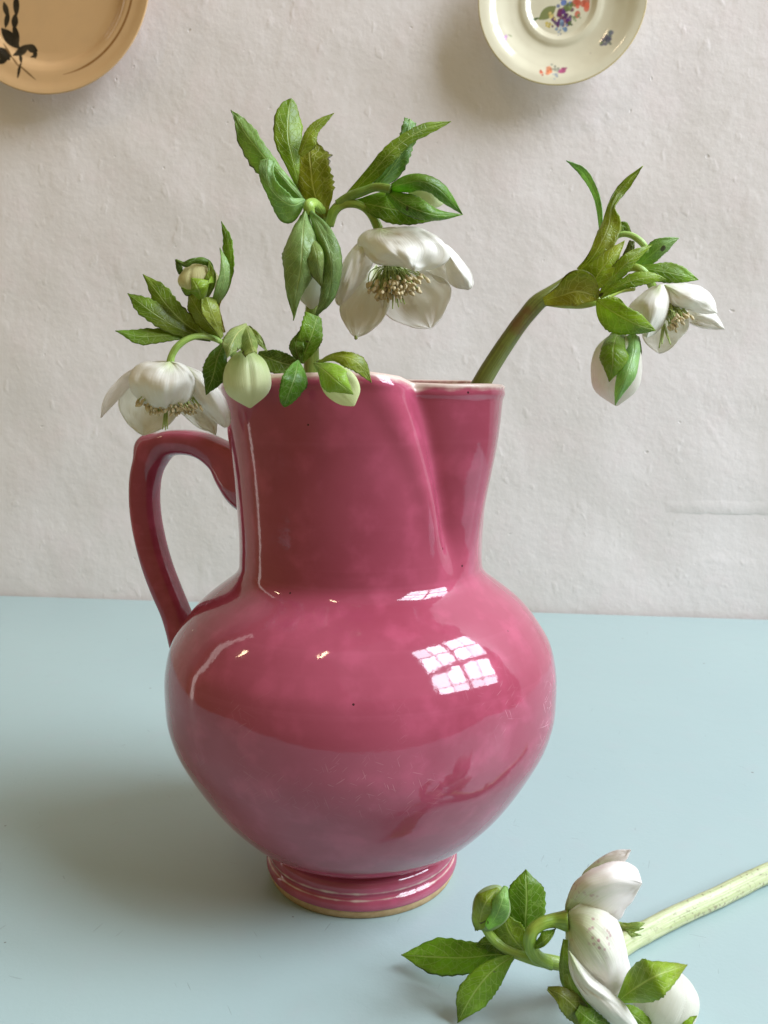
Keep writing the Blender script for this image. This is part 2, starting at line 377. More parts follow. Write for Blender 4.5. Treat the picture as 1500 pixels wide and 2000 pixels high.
# ------------------------------------------------------------------ jug
PROF = [(0.0170, .0385), (0.0180, .0400), (0.0205, .0462), (0.0230, .0502), (0.0300, .0574), (0.0370, .0636), (0.0439, .0686), (.0576, .0768), (.0677, .0816), (.0791, .0841), (.091, .0844), (.1051, .0822),
        (.1143, .0771), (.1215, .0717), (.1275, .0651), (.1315, .0595), (.1345, .0556), (.1378, .0524), (.1507, .0520), (.1636, .0525), (.181, .0537), (.2002, .0559), (.2176, .0574)]
pz = np.array([a for a, _ in PROF]); pr = np.array([b for _, b in PROF])
PS = math.radians(-30)          # azimuth of the pouring lip
def wrap(a): return (a + math.pi) % (2 * math.pi) - math.pi
RIM = [(-180, .2178), (-120, .2200), (-85, .2205), (-72, .2190), (-64, .2168), (-50, .2163), (-34, .2165), (-10, .2160), (10, .2165), (30, .2185), (90, .2195), (180, .2178)]
def rimz(th):
    d = math.degrees(wrap(th)); return float(np.interp(d, [a for a, _ in RIM], [b for _, b in RIM]))
from bisect import bisect
zz_f = np.linspace(pz[0], pz[-1], 400)
def pchip(x, y, xs):
    h = np.diff(x); dl = np.diff(y) / h; m = np.zeros_like(y); m[0] = dl[0]; m[-1] = dl[-1]
    for i in range(1, len(x) - 1):
        if dl[i-1] * dl[i] > 0:
            w1 = 2*h[i] + h[i-1]; w2 = h[i] + 2*h[i-1]; m[i] = (w1 + w2) / (w1/dl[i-1] + w2/dl[i])
    i = np.clip(np.searchsorted(x, xs) - 1, 0, len(x) - 2); u = (xs - x[i]) / h[i]
    return (2*u**3-3*u**2+1)*y[i] + (u**3-2*u**2+u)*h[i]*m[i] + (-2*u**3+3*u**2)*y[i+1] + (u**3-u**2)*h[i]*m[i+1]
rr_f = pchip(pz, pr, zz_f)
rr_s = np.convolve(np.pad(rr_f, 6, 'edge'), np.ones(13) / 13, 'valid'); rr_f[8:-8] = rr_s[8:-8]
def sm(x): x = min(1, max(0, x)); return x * x * (3 - 2 * x)
def spoutd(th, z):
    if z < .1375: return 0.0
    e = .030
    return .34 * spout0(th, z) + .23 * (spout0(th - e, z) + spout0(th + e, z)) + .10 * (spout0(th - 2 * e, z) + spout0(th + 2 * e, z))
def spout0(th, z):
    t = (z - .1375) / (.2165 - .1375)
    if t <= 0: return 0.0
    t = min(t, 1.05); dlt = wrap(th - PS); a = abs(dlt); w = math.radians(13 + 22 * t ** 1.6)
    up = .0100 * t ** 1.25 * (1 - .52 * sm((t - .5) / .5)); dip = -.0098 * sm(t * 3.2) * (.55 + .45 * t)
    if dlt > 0: w *= 1.35; dip *= .10
    s = a / w; k = .004 / (.004 + abs(up)) if False else 0
    if s < 1:
        return dip + (up - dip) * (1 - s ** 1.45)
    q = (s - 1) / (.60 + .25 / (t + .3))
    if q >= 1: return 0.0
    return dip * (1 - q) ** 2.2 + .0021 * sm(t * 2) * math.sin(math.pi * q) ** 2
NTH = 512
ths = np.linspace(-math.pi, math.pi, NTH, endpoint=False)
def build_jug():
    root = empty('jug', (JX, JY, 0)); tag(root, 'glossy magenta pink ceramic jug with pinched spout holding the white flowers', 'jug')
    V = []; wear = []; rows = 0
    def ring(fr, fz, wv):
        nonlocal rows
        for k, th in enumerate(ths):
            r = fr(th, k); z = fz(th, k); V.append((JX + r * math.cos(th), JY + r * math.sin(th), z)); wear.append(wv(th, k) if callable(wv) else wv)
        rows += 1
    # foot ridges
    FOOT = [(.0042, .0428, .62), (.0046, .0433, .35), (.0052, .0436, .0), (.0062, .0437, .05), (.0078, .0434, .12), (.0088, .0427, .64), (.0093, .0419, .15), (.0099, .0418, .05), (.0106, .0423, .35), (.0116, .0427, .60),
            (.0130, .0426, .1), (.0148, .0422, 0), (.0160, .0412, 0), (.0166, .0402, 0)]
    for z, r, wv in FOOT: ring(lambda th, k: r * .985, lambda th, k: z + .0002 * math.sin(2 * th + z * 300), wv)
    zlist = list(np.concatenate([np.linspace(.0172, .12, 70), np.linspace(.1212, .145, 30), np.linspace(.146, 1, 2)[:1]]))
    for z in zlist[:-1]:
        r0 = float(np.interp(z, zz_f, rr_f)); ring(lambda th, k: r0 + .00025 * math.sin(th * 2 + 1 + z * 25) + spoutd(th, z), lambda th, k: z, 0.0)
    zb = .145
    N = 72
    for i in range(1, N + 1):
        f = i / N
        def fz(th, k): return zb + (rimz(th) - .0018 - zb) * f
        def fr(th, k):
            z = fz(th, k); return float(np.interp(min(z, .2176), zz_f, rr_f)) + spoutd(th, z) + .0003 * math.sin(th * 2 + 1 + z * 25) + .0007 * sm((f - .93) / .05) * (1 - sm((f - .97) / .03))
        def wv(th, k):
            e = sm((f - .955) / .045) * .55; crease = math.exp(-((abs(wrap(th - PS)) - math.radians(33)) / .05) ** 2) * sm((f - .7) / .3) * .25
            return e + crease
        ring(fr, fz, wv)
    # rounded lip
    rim_r = [float(np.interp(.2176, zz_f, rr_f)) + spoutd(th, rimz(th)) for th in ths]
    for a in (35, 70, 105, 140, 170):
        ar = math.radians(a)
        ring(lambda th, k: rim_r[k] - .0019 + .0019 * math.cos(ar), lambda th, k: rimz(th) - .0018 + .0018 * math.sin(ar), .85 if a < 120 else .6)
    for i in range(1, 30):
        f = i / 29
        def fz2(th, k): return (rimz(th) - .0018) * (1 - f) + .022 * f
        def fr2(th, k):
            z = fz2(th, k); return max(.01, float(np.interp(min(z, .2176), zz_f, rr_f)) + spoutd(th, z) - .0040 - .0012 * sm(f * 6))
        ring(fr2, fz2, .1)
    Fc = grid_faces(rows, NTH, True); last = (rows - 1) * NTH
    V.append((JX, JY, .021)); wear.append(0); c = len(V) - 1
    Fc += [(last + k, last + (k + 1) % NTH, c) for k in range(NTH)]
    make('body', V, Fc, M_GLAZE, root, attrs={'wear': wear})
    # unglazed foot
    V = []; P = [(.0300, .004), (.0375, .0015), (.0385, .0), (.0408, .0), (.0415, .0004), (.0420, .0016), (.0427, .0030), (.0426, .0044)]
    for r, z in P:
        for th in ths[::4]: V.append((JX + r * .985 * math.cos(th), JY + r * .985 * math.sin(th), z + .0002 * math.sin(5 * th) * (z > .001)))
    make('foot_ring', V, grid_faces(len(P), NTH // 4, True), M_CLAY, root)
    # handle, in the vertical plane through the axis
    az = math.radians(157); pd = np.array([math.cos(az), math.sin(az), 0]); pn = np.array([-math.sin(az), math.cos(az), 0])
    J = np.array([JX, JY, 0])
    def hp(px, py):
        d = ray(px, py); k = ((J - CAM) @ pn) / (d @ pn); return CAM + d * k
    path = [(520, 960, 62), (484, 944, 60), (455, 918, 50), (428, 892, 34), (395, 872, 27), (358, 864, 25), (322, 868, 26), (298, 888, 29), (284, 922, 27), (280, 965, 25.5), (283, 1010, 25), (292, 1058, 25), (305, 1105, 25), (321, 1148, 25), (338, 1188, 24), (352, 1226, 26), (368, 1265, 30), (400, 1310, 34)]
    C = crv([hp(a + 4, b) for a, b, _ in path], 110); R = crv([r for _, _, r in path], 110)[:, 0]
    V = []; m = 36
    for i in range(len(C)):
        T = C[min(i + 1, len(C) - 1)] - C[max(i - 1, 0)]; T /= np.linalg.norm(T); Nn = np.cross(pn, T)
        sc = np.linalg.norm(C[i] - CAM) / F * .985; a = R[i] * sc * .97; b = .0079 * (1 + .45 * sm((20 - i) / 20) + .35 * sm((i - 92) / 18))
        for k in range(m):
            ph = 2 * math.pi * k / m; cs, sn = math.cos(ph), math.sin(ph)
            e = .80; x = abs(cs) ** e * math.copysign(1, cs); y = abs(sn) ** e * math.copysign(1, sn)
            # thumb ridge at the shoulder of the handle
            V.append(C[i] + Nn * a * x + pn * b * y * (1 - .12 * x))
    V = np.array(V); ctr = hp(288, 868)
    dd = np.linalg.norm(V - ctr, axis=1); V += np.outer(np.exp(-(dd / .0078) ** 4) * .0036, (hp(258, 838) - ctr) / np.linalg.norm(hp(258, 838) - ctr))
    make('handle', V, grid_faces(len(C), m, True) + [tuple(range(m))[::-1], tuple(range(len(V) - m, len(V)))], M_GLAZE, root, attrs={'wear': [0.0] * len(V)})
    # glaze chips on the lip of the spout
    for px, py, rr in ((857, 759, 9), (846, 757, 5), (945, 757, 4)):
        p = at(px, py, .3335 if px < 900 else .347); Vc = []
        nrm = CAM - p; nrm[2] = .0; nrm /= np.linalg.norm(nrm); sx = np.cross(nrm, [0, 0, 1]); 
        for i in range(4):
            for k in range(14):
                q = 2 * math.pi * k / 14; rad = rr * (i / 3) * (1 + .2 * nz(k, i, px)) * .00020
                Vc.append(p + sx * rad * 1.3 * math.cos(q) + np.array([0, 0, 1]) * rad * .65 * math.sin(q) + nrm * (.0006 - .0014 * (i / 3) ** 2))
        make('lip_chip', Vc, grid_faces(4, 14, True), M_CLAY, root)
    return root
build_jug()

# ------------------------------------------------------------------ plant primitives (drawn in crops of the photograph, each at its own distance)
class Crop:
    def __init__(s, x, y, k, d): s.x, s.y, s.k, s.d = x, y, k, d
    def p(s, P, dz=0.0):
        mm = P[2] if len(P) > 2 else 0.0
        return at(s.x + P[0] / s.k, s.y + P[1] / s.k, s.d + (mm + dz) * .001)
    def m(s, w, P): return w / s.k * np.linalg.norm(P - CAM) / F
def solid(o, t):
    md = o.modifiers.new('thickness', 'SOLIDIFY'); md.thickness = t; md.offset = 0
    return o
def blade(cr, name, parent, pts, w, mat=None, dz=0, roll=0, fold=.25, cup=0.0, arch=0, tip='point', e0=.12, e1=.18, teeth=.05, wave=.5, col=(1, 1, 1), nu=34, nv=13, thick=.00035, seed=None):
    """a leaf or petal: pts = midrib, w = [(left, right)] visible half widths beside it"""
    mat = mat or M_LEAF; seed = RNG.rand() * 50 if seed is None else seed
    C0 = np.array([cr.p(q, dz) for q in pts]); s = .5 - .5 * np.cos(np.linspace(0, math.pi, nu)); s = .6 * s + .4 * np.linspace(0, 1, nu)
    C = crv(C0, nu, s); Wd = crv(np.array([(cr.m(a, p), cr.m(b, p)) for (a, b), p in zip(w, C0)]), nu, s); Wd = np.maximum(Wd, 0)
    L = np.linalg.norm(np.diff(C0, axis=0), axis=1).sum()
    T = np.gradient(C, axis=0); T /= np.linalg.norm(T, axis=1)[:, None] + 1e-12
    V = []; UV = []
    r = math.radians(roll)
    for i in range(nu):
        vw = C[i] - CAM; vw /= np.linalg.norm(vw); Sd = np.cross(T[i], vw); Sd /= np.linalg.norm(Sd) + 1e-9; Nn = np.cross(Sd, T[i]); 
        if Nn @ vw > 0: Nn = -Nn
        Nn /= np.linalg.norm(Nn) + 1e-9
        u = s[i]; cap = 1.0
        if tip == 'round':
            if u < e0: cap = math.sqrt(max(0, 1 - (1 - u / e0) ** 2))
            if u > 1 - e1: cap = min(cap, math.sqrt(max(0, 1 - (1 - (1 - u) / e1) ** 2)))
        cap = max(cap, .02)
        for j in range(nv):
            v = -1 + 2 * j / (nv - 1); ww = (Wd[i, 0] if v < 0 else Wd[i, 1]) * cap
            if teeth and u > .3: ww *= 1 + teeth * (((u * 11 + (v > 0) * .5 + .3 * nz(u * 8, seed)) % 1.0) - .5) * abs(v) ** 3 * 2
            x = v * ww / max(.35, math.cos(r))
            wm = max(Wd[i, 0], Wd[i, 1]) * cap
            zoff = -fold * abs(x) - cup * v * v * wm
            zoff += wave * .0012 * nz(u * 4 + seed, v * 1.3, seed) * (.3 + abs(v)) + wave * .0005 * nz(u * 11, v * 4 + seed, 1)
            P = C[i] - Sd * x * math.cos(r) + Nn * (zoff + x * math.sin(r)) + Nn * arch * .001 * math.sin(math.pi * u)
            V.append(P); UV.append((u, v))
    V = np.array(V)
    o = make(name, V, grid_faces(nu, nv), mat, parent, uv=UV, color=col); solid(o, thick)
    return o
def tube(cr, name, parent, pts, r, mat=None, dz=0, col=(1, 1, 1), n=40, m=14, ridge=0.06, P3=None, R3=None):
    mat = mat or M_STEM
    C0 = np.array([cr.p(q, dz) for q in pts]) if P3 is None else np.array(P3)
    C = crv(C0, n); R = crv([cr.m(a, p) for a, p in zip(r, C0)] if R3 is None else R3, n)[:, 0]
    V = []; UV = []; ref = np.array([0.1, -1, .2])
    for i in range(n):
        T = C[min(i + 1, n - 1)] - C[max(i - 1, 0)]; T /= np.linalg.norm(T); A = np.cross(T, ref); A /= np.linalg.norm(A); B = np.cross(A, T)
        for k in range(m):
            ph = 2 * math.pi * k / m; rr = R[i] * (1 + ridge * math.sin(ph * 3 + 1) + .05 * nz(i * .25, k * .3, R[0] * 999))
            V.append(C[i] + A * rr * math.cos(ph) + B * rr * math.sin(ph)); UV.append((i / (n - 1), k / m))
    Fc = grid_faces(n, m, True) + [tuple(range(m))[::-1], tuple(range((n - 1) * m, n * m))]
    return make(name, V, Fc, mat, parent, uv=UV, color=col)
def bud(cr, name, parent, pts, r, mat=None, dz=0, lobes=3, phase=0.0, groove=.12, col=(1, 1, 1), n=44, m=60, squash=.9):
    mat = mat or M_BUD
    C0 = np.array([cr.p(q, dz) for q in pts]); s = .5 - .5 * np.cos(np.linspace(0, math.pi, n)); C = crv(C0, n, s); R = np.maximum(crv([cr.m(a, C0[0]) for a in r], n, s)[:, 0], 1e-5)
    V = []; UV = []
    ax = C[-1] - C[0]; ax /= np.linalg.norm(ax); vw = C.mean(0) - CAM; vw /= np.linalg.norm(vw); A = np.cross(ax, vw); A /= np.linalg.norm(A); B = np.cross(A, ax)
    if B @ vw > 0: B = -B                      # B points to the camera
    for i in range(n):
        u = s[i]; cap = math.sqrt(max(0.0004, 1 - abs(2 * u - 1) ** 6))
        for k in range(m):
            ph = 2 * math.pi * k / m; q = ((ph - phase) / (2 * math.pi) * lobes) % 1.0
            edge = min(q, 1 - q); gr = math.exp(-(edge / .045) ** 2) * groove * math.sin(math.pi * min(1, u * 1.05)) ** .5
            over = .05 * q * math.sin(math.pi * u)
            rr = R[i] * cap * (1 - gr + over - .02 + .02 * nz(u * 5, ph, phase))
            V.append(C[i] + A * rr * math.cos(ph) + B * rr * squash * math.sin(ph)); UV.append((u, (q * 2 - 1)))
    Fc = grid_faces(n, m, True) + [tuple(range(m))[::-1], tuple(range((n - 1) * m, n * m))]
    return make(name, V, Fc, mat, parent, uv=UV, color=col)
def sphere_mesh(c, ax, a, b, seg=8, rings=6):
    ax = ax / np.linalg.norm(ax); A = np.cross(ax, [.3, .9, .2]); A /= np.linalg.norm(A); B = np.cross(ax, A); V = []
    for i in range(rings + 1):
        t = math.pi * i / rings
        for k in range(seg):
            ph = 2 * math.pi * k / seg; V.append(c + ax * (-a * math.cos(t)) + (A * math.cos(ph) + B * math.sin(ph)) * b * max(math.sin(t), .02))
    return V, grid_faces(rings + 1, seg, True)
def stamens(cr, parent, org, tips, count, jit=14, anther=(.0021, .00075), filr=.00022, seed=1):
    """filaments from the heart of the flower to anthers scattered along the polyline of tips"""
    rg = np.random.RandomState(seed); O = cr.p(org); V = []; Fc = []; V2 = []; F2 = []
    TP = crv([cr.p(t) for t in tips], 60)
    for i in range(count):
        t = TP[rg.randint(0, 60)] + rg.normal(0, 1, 3) * cr.m(jit, O); st = O + (t - O) * .12 + rg.normal(0, 1, 3) * .0012
        mid = (st + t) / 2 + np.array([0, 0, .0016]) + rg.normal(0, .0007, 3); C = crv([st, mid, t], 7)
        off = len(V)
        for a in range(7):
            T = C[min(a + 1, 6)] - C[max(a - 1, 0)]; T /= np.linalg.norm(T); A = np.cross(T, [.2, 1, .1]); A /= np.linalg.norm(A); B = np.cross(A, T)
            for k in range(5): ph = 2 * math.pi * k / 5; V.append(C[a] + (A * math.cos(ph) + B * math.sin(ph)) * filr)
        Fc += grid_faces(7, 5, True, off)
        d = (C[-1] - C[-2]); d = d / np.linalg.norm(d) + rg.normal(0, .35, 3); v, f = sphere_mesh(t, d, anther[0] * rg.uniform(.75, 1.2) * .52, anther[1] * rg.uniform(.55, .85)); o2 = len(V2)
        V2 += v; F2 += [tuple(q + o2 for q in ff) for ff in f]
    a = make('filaments', V, Fc, M_STYLE, parent); tag(a, kind='stuff')
    b = make('anthers', V2, F2, M_ANTHER, parent); tag(b, kind='stuff')
def styles(cr, parent, org, tips, r=4):
    for t in tips:
        mid = ((org[0] * .5 + t[0] * .5), (org[1] * .45 + t[1] * .55), ((org[2] if len(org) > 2 else 0) + (t[2] if len(t) > 2 else 0)) / 2)
        tube(cr, 'style', parent, [org, mid, t], [r, r * .8, r * .45], M_STYLE, n=8, m=7)
def sprig(loc, label):
    o = empty('hellebore_sprig', loc); tag(o, label, 'flower sprig', 'cut hellebore sprigs'); return o
def heart(cr, parent, p, r, col=(1, 1, 1)):
    """the receptacle: mesh that holds the petals"""
    P = cr.p(p); v, f = sphere_mesh(P, np.array([0, 0, 1.]), cr.m(r, P), cr.m(r, P), 16, 10); return make('flower', v, f, M_STYLE, parent, uv=[(0, 0)] * len(v), color=col)
def petal(cr, parent, pts, w, **k):
    k.setdefault('mat', M_PETAL); k.setdefault('teeth', 0); k.setdefault('tip', 'round'); k.setdefault('fold', 0.0); k.setdefault('cup', .25); k.setdefault('nu', 36); k.setdefault('nv', 19); k.setdefault('thick', .0003)
    return blade(cr, 'petal', parent, pts, w, **k)
def sheet(cr, parent, base, tip, left, mid, right, mat=None, ez=0.0, bz=0.0, curl=0.0, wave=1.0, col=(1, 1, 1), nu=44, nv=27, name='petal', thick=.00028):
    """a broad petal between two traced edges: base, tip, left and right edge, midline; ez = depth of the edges, bz = of the base (mm)"""
    seed = RNG.rand() * 50; s = np.linspace(0, 1, nu)
    def line(ps, z):
        A = np.array([cr.p(base, bz)] + [cr.p(q if len(q) > 2 else (*q, z)) for q in ps] + [cr.p(tip)]); D_ = crv(A, 160)
        L = np.concatenate([[0], np.cumsum(np.linalg.norm(np.diff(D_, axis=0), axis=1))]); L /= L[-1]
        ss = .5 - .5 * np.cos(s * math.pi); ss = .35 * ss + .65 * s
        return np.stack([np.interp(ss, L, D_[:, k]) for k in range(3)], 1)
    Lf, Rt, Md = line(left, ez), line(right, ez), line(mid, 0)
    V = []; UV = []; wl = np.linalg.norm(Rt - Lf, axis=1).max()
    for i in range(nu):
        vw = Md[i] - CAM; vw /= np.linalg.norm(vw)
        for j in range(nv):
            v = -1 + 2 * j / (nv - 1); x = math.sin(v * math.pi / 2) * .35 + v * .65
            a, b, c = x * (x - 1) / 2, 1 - x * x, x * (x + 1) / 2
            P = Lf[i] * a + Md[i] * b + Rt[i] * c
            env = math.sin(math.pi * s[i]) ** .5
            if abs(v) > .6: P = P + (P - Md[i]) * (.055 * nz(s[i] * 9 + seed, v * 2) + .03 * nz(s[i] * 24, seed + v)) * ((abs(v) - .6) / .4) * env
            P = P + vw * (wave * (.0020 * nz(s[i] * 3 + seed, v * 1.8) + .0007 * nz(s[i] * 6 + seed, v * 6) + .0013 * nz(s[i] * 7, v * 3.5 + seed) * abs(v)) * env + curl * .001 * max(0, abs(v) - .7) ** 2 * 11 * env)
            V.append(P); UV.append((s[i], v))
    o = make(name, V, grid_faces(nu, nv), mat or M_PETAL, parent, uv=UV, color=col); solid(o, thick); return o
def leaf(cr, parent, pts, w, **k):
    if k.get('teeth', .05): k['teeth'] = k.get('teeth', .05) * 1.25
    w = [(a * 1.12, b_ * 1.12) for a, b_ in w]
    return blade(cr, 'leaf', parent, pts, w, **k)

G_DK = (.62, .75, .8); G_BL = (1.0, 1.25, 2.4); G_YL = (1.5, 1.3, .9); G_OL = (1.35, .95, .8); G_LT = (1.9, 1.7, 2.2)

# ---- the low sprig at the left
K1 = 1500 / 560
A = Crop(180, 420, K1, .335)
r1 = sprig((-.02, .36, .02), 'low sprig leaning left over the handle with a nodding flower and two buds')
tube(A, 'stem', r1, [(900, 1500, 20), (850, 1100, 16), (780, 860, 10), (735, 720, 6), (690, 650, 3)], [26, 24, 22, 20, 18])
# three fingered leaf
leaf(A, r1, [(650, 655, 2), (560, 615, 0), (480, 560, -3), (400, 480, -5), (340, 400, -5), (266, 310, -3)], [(6, 8), (25, 24), (70, 44), (62, 50), (38, 44), (0, 0)], roll=15, fold=.2, teeth=.10)
leaf(A, r1, [(620, 655, 2), (520, 622, -1), (420, 575, -4), (320, 510, -6), (245, 455, -6), (187, 411, -4)], [(5, 5), (22, 22), (38, 40), (46, 52), (34, 34), (0, 0)], roll=-12, fold=.25, dz=-.6, col=(.9, .95, .9), teeth=.10)
leaf(A, r1, [(620, 655, 2), (500, 632, 0), (380, 630, -3), (250, 635, -5), (122, 606, -6)], [(5, 5), (12, 14), (28, 30), (34, 32), (0, 0)], roll=-25, fold=.2, dz=-1.2, col=(.8, .95, .9), teeth=.08)
# round bud with its bracts
b = bud(A, 'bud', r1, [(572, 438, 2), (556, 345, 0), (545, 240, -1)], [22, 100, 44], lobes=3, phase=1.1, col=(1.05, .93, .75))
blade(A, 'sepal', b, [(575, 445, -4), (560, 400, -11), (545, 365, -12), (520, 330, -10)], [(25, 35), (75, 80), (62, 80), (0, 0)], cup=.8, dz=-1, col=(1.1, 1.1, .9), fold=0, teeth=0)
blade(A, 'sepal', b, [(600, 430, -2), (628, 370, -6), (634, 305, -6), (612, 245, -4)], [(30, 8), (46, 10), (34, 10), (0, 0)], cup=.3, col=(1.1, 1.05, .8), fold=0, teeth=0)
blade(A, 'sepal', b, [(636, 330, 0), (620, 262, -3), (580, 236, -5), (525, 238, -6), (485, 258, -6), (437, 234, -4)], [(14, 2), (18, 10), (20, 12), (14, 10), (12, 14), (2, 2)], cup=.3, fold=.3, col=G_DK)
blade(A, 'sepal', b, [(462, 310, -2), (452, 275, -4), (437, 233, -4)], [(8, 10), (12, 18), (2, 5)], col=G_DK)
# leaves beneath the round bud
leaf(A, r1, [(672, 645, 1), (620, 585, -2), (570, 520, -4), (530, 455, -4), (508, 415, -2)], [(6, 6), (34, 28), (44, 42), (36, 50), (8, 20)], roll=20, col=(1.1, 1.05, .9))
leaf(A, r1, [(680, 640, 0), (650, 570, -3), (622, 500, -5), (600, 430, -4)], [(8, 8), (26, 26), (42, 36), (28, 34)], roll=-25, dz=-2, col=(1.3, 1.15, 1.1))
leaf(A, r1, [(690, 615, 2), (668, 545, 0), (648, 480, -1), (655, 430, -2)], [(8, 6), (13, 10), (16, 16), (14, 22)], col=(1.5, .95, 1.1), fold=.1)
leaf(A, r1, [(650, 470, 0), (690, 385, -2), (716, 290, -3), (718, 205, -4), (704, 120, -3), (676, 34, -1)], [(8, 8), (24, 20), (22, 20), (30, 20), (18, 20), (0, 0)], roll=30, col=(.85, 1, .8), teeth=.12)
leaf(A, r1, [(642, 470, 0), (668, 410, -4), (690, 330, -6), (688, 250, -6), (669, 173, -3)], [(14, 10), (26, 24), (24, 24), (12, 22), (0, 0)], roll=-30, dz=-1.5, col=(1.25, 1.3, 1.9), teeth=.05)
# nodding flower
tube(A, 'flower_stalk', r1, [(690, 672, 3), (640, 648, 0), (580, 634, -3), (510, 645, -5), (450, 685, -6), (418, 735, -6), (408, 785, -6)], [14, 15, 15, 16, 18, 18, 22], col=(1.5, 1.45, 1.5))
h = heart(A, r1, (400, 850, -2), 40)
sheet(A, h, (330, 860, 8), (268, 1153, 6), [(200, 870), (142, 950), (150, 1030), (185, 1090), (235, 1135)], [(300, 960, 12), (280, 1060, 10)], [(420, 920), (450, 1030), (410, 1090), (340, 1130)], ez=5, bz=8, col=(.98, .99, .96))
sheet(A, h, (430, 900, 8), (646, 1152, 6), [(440, 1000), (490, 1060), (560, 1115), (610, 1132)], [(510, 980, 10), (570, 1050, 10), (615, 1105, 8)], [(520, 940), (600, 1000), (648, 1070), (652, 1120)], ez=6, bz=8, col=(.97, .98, .96))
petal(A, h, [(300, 795, -2), (215, 830, 0), (145, 890, 0), (90, 965, 0), (46, 1060, 1)], [(30, 10), (40, 22), (40, 24), (34, 24), (8, 6)], roll=40, cup=.2, e1=.2, col=(.98, .93, .9))
sheet(A, h, (470, 782), (692, 1112, 0), [(505, 880), (520, 955), (570, 1018), (640, 1078)], [(530, 840, -5), (600, 930, -7), (660, 1030, -5)], [(570, 822), (640, 886), (695, 960), (724, 1050), (718, 1100)], ez=0, bz=0)
sheet(A, h, (408, 766), (392, 1022, -9), [(330, 764), (250, 778), (203, 822), (192, 882), (222, 945), (288, 1003), (345, 1018)], [(402, 800, -11), (388, 870, -17), (380, 950, -16)], [(470, 780), (522, 825), (538, 900), (518, 960), (474, 1000), (432, 1004)], ez=-5, bz=-7, wave=1.6)
stamens(A, h, (400, 890, 0), [(250, 985, -8), (300, 1015, -8), (380, 1020, -9), (470, 1015, -9), (550, 1010, -6)], 84, jit=13)
styles(A, h, (390, 930, -4), [(368, 1122, -8), (384, 1126, -9), (394, 1118, -9), (378, 1100, -6)], 6)
# fat pale bud
AB = Crop(180, 420, K1, .317)
b = bud(AB, 'bud', r1, [(800, 700, 2), (805, 780, 0), (812, 870, 0), (818, 940, 0), (827, 1010, 1)], [50, 104, 124, 100, 22], lobes=4, phase=math.radians(80), groove=.17, col=(1.05, 1.04, 1.0))
blade(AB, 'sepal', b, [(808, 576, 6), (760, 618, -4), (728, 680, -11), (706, 748, -12)], [(12, 12), (54, 40), (36, 44), (0, 0)], col=(1.7, 1.25, 1.9), cup=.3, fold=.3)
blade(AB, 'sepal', b, [(806, 578, 6), (825, 640, -5), (845, 712, -12)], [(10, 10), (30, 58), (14, 50)], col=(1.4, 1.15, 1.5), cup=.3)
blade(AB, 'sepal', b, [(818, 584, 6), (868, 640, 0), (916, 712, -1)], [(8, 12), (16, 24), (0, 4)], col=(1.7, 1.4, 1.8), fold=.2)
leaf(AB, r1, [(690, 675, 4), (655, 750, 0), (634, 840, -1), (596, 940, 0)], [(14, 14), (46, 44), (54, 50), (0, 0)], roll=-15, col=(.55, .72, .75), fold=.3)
leaf(A, r1, [(870, 722, 2), (960, 762, 0), (1068, 792, 2)], [(8, 12), (48, 58), (34, 34)], col=(.62, .75, .6), fold=-.2, dz=-2)

# ---- the tall sprig in the middle
K2 = 1500 / 520
B = Crop(430, 170, K2, .345)
r2 = sprig((-.028, .36, .02), 'tallest sprig, standing upright in the middle with a large open white flower')
tube(B, 'stem', r2, [(500, 2300, 12), (512, 1700, 10), (512, 1400, 8), (520, 1200, 10), (540, 1000, 12), (580, 820, 10), (640, 700, 5), (700, 640, 2)], [44, 44, 42, 36, 34, 30, 26, 24], col=(1.15, 1.1, .9))
B1 = Crop(180, 420, K1, .335)
leaf(B1, r2, [(1095, 775, 0), (1120, 705, -4), (1150, 625, -6), (1180, 530, -4)], [(10, 10), (50, 42), (58, 52), (60, 20)], roll=-18, col=(.85, 1.05, .75))
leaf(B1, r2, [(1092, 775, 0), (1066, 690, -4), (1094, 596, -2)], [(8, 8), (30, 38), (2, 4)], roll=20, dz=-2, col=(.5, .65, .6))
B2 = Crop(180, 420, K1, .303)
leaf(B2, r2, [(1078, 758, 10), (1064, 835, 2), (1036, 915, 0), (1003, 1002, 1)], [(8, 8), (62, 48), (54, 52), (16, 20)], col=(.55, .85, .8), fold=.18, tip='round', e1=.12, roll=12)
# veined green bud with hood of bracts
b = bud(B, 'bud', r2, [(500, 700, 0), (505, 850, -2), (510, 1000, -2), (512, 1150, 0), (515, 1252, 0)], [40, 95, 118, 92, 30], mat=M_BUDW, lobes=3, phase=.4, col=(.85, .92, .85))
blade(B, 'sepal', b, [(482, 698, -4), (468, 800, -14), (462, 920, -18), (450, 1050, -17), (424, 1180, -13), (413, 1302, -8)], [(14, 24), (70, 68), (112, 106), (78, 92), (34, 50), (0, 0)], cup=.55, fold=.08, col=(1.2, 1.25, 1.9), teeth=.04, wave=1.6)
blade(B, 'sepal', b, [(500, 820, -10), (540, 930, -19), (556, 1040, -17), (577, 1135, -12)], [(20, 20), (36, 50), (26, 50), (0, 0)], cup=.4, col=(1.25, 1.2, 1.6), fold=.1, teeth=0)
blade(B, 'sepal', b, [(508, 702, -4), (572, 815, -13), (620, 940, -16), (628, 1065, -14), (600, 1190, -11), (530, 1300, -8)], [(10, 14), (50, 46), (58, 50), (52, 52), (36, 40), (0, 0)], cup=.6, fold=.05, col=(1.0, 1.15, 1.75), teeth=.04, dz=-1, wave=1.6)
tube(B, 'bud_stalk', r2, [(502, 712, -3), (500, 668, -4), (530, 660, 0), (575, 700, 4), (590, 760, 8)], [30, 30, 28, 24, 22], col=(1.6, 1.5, 1.4))
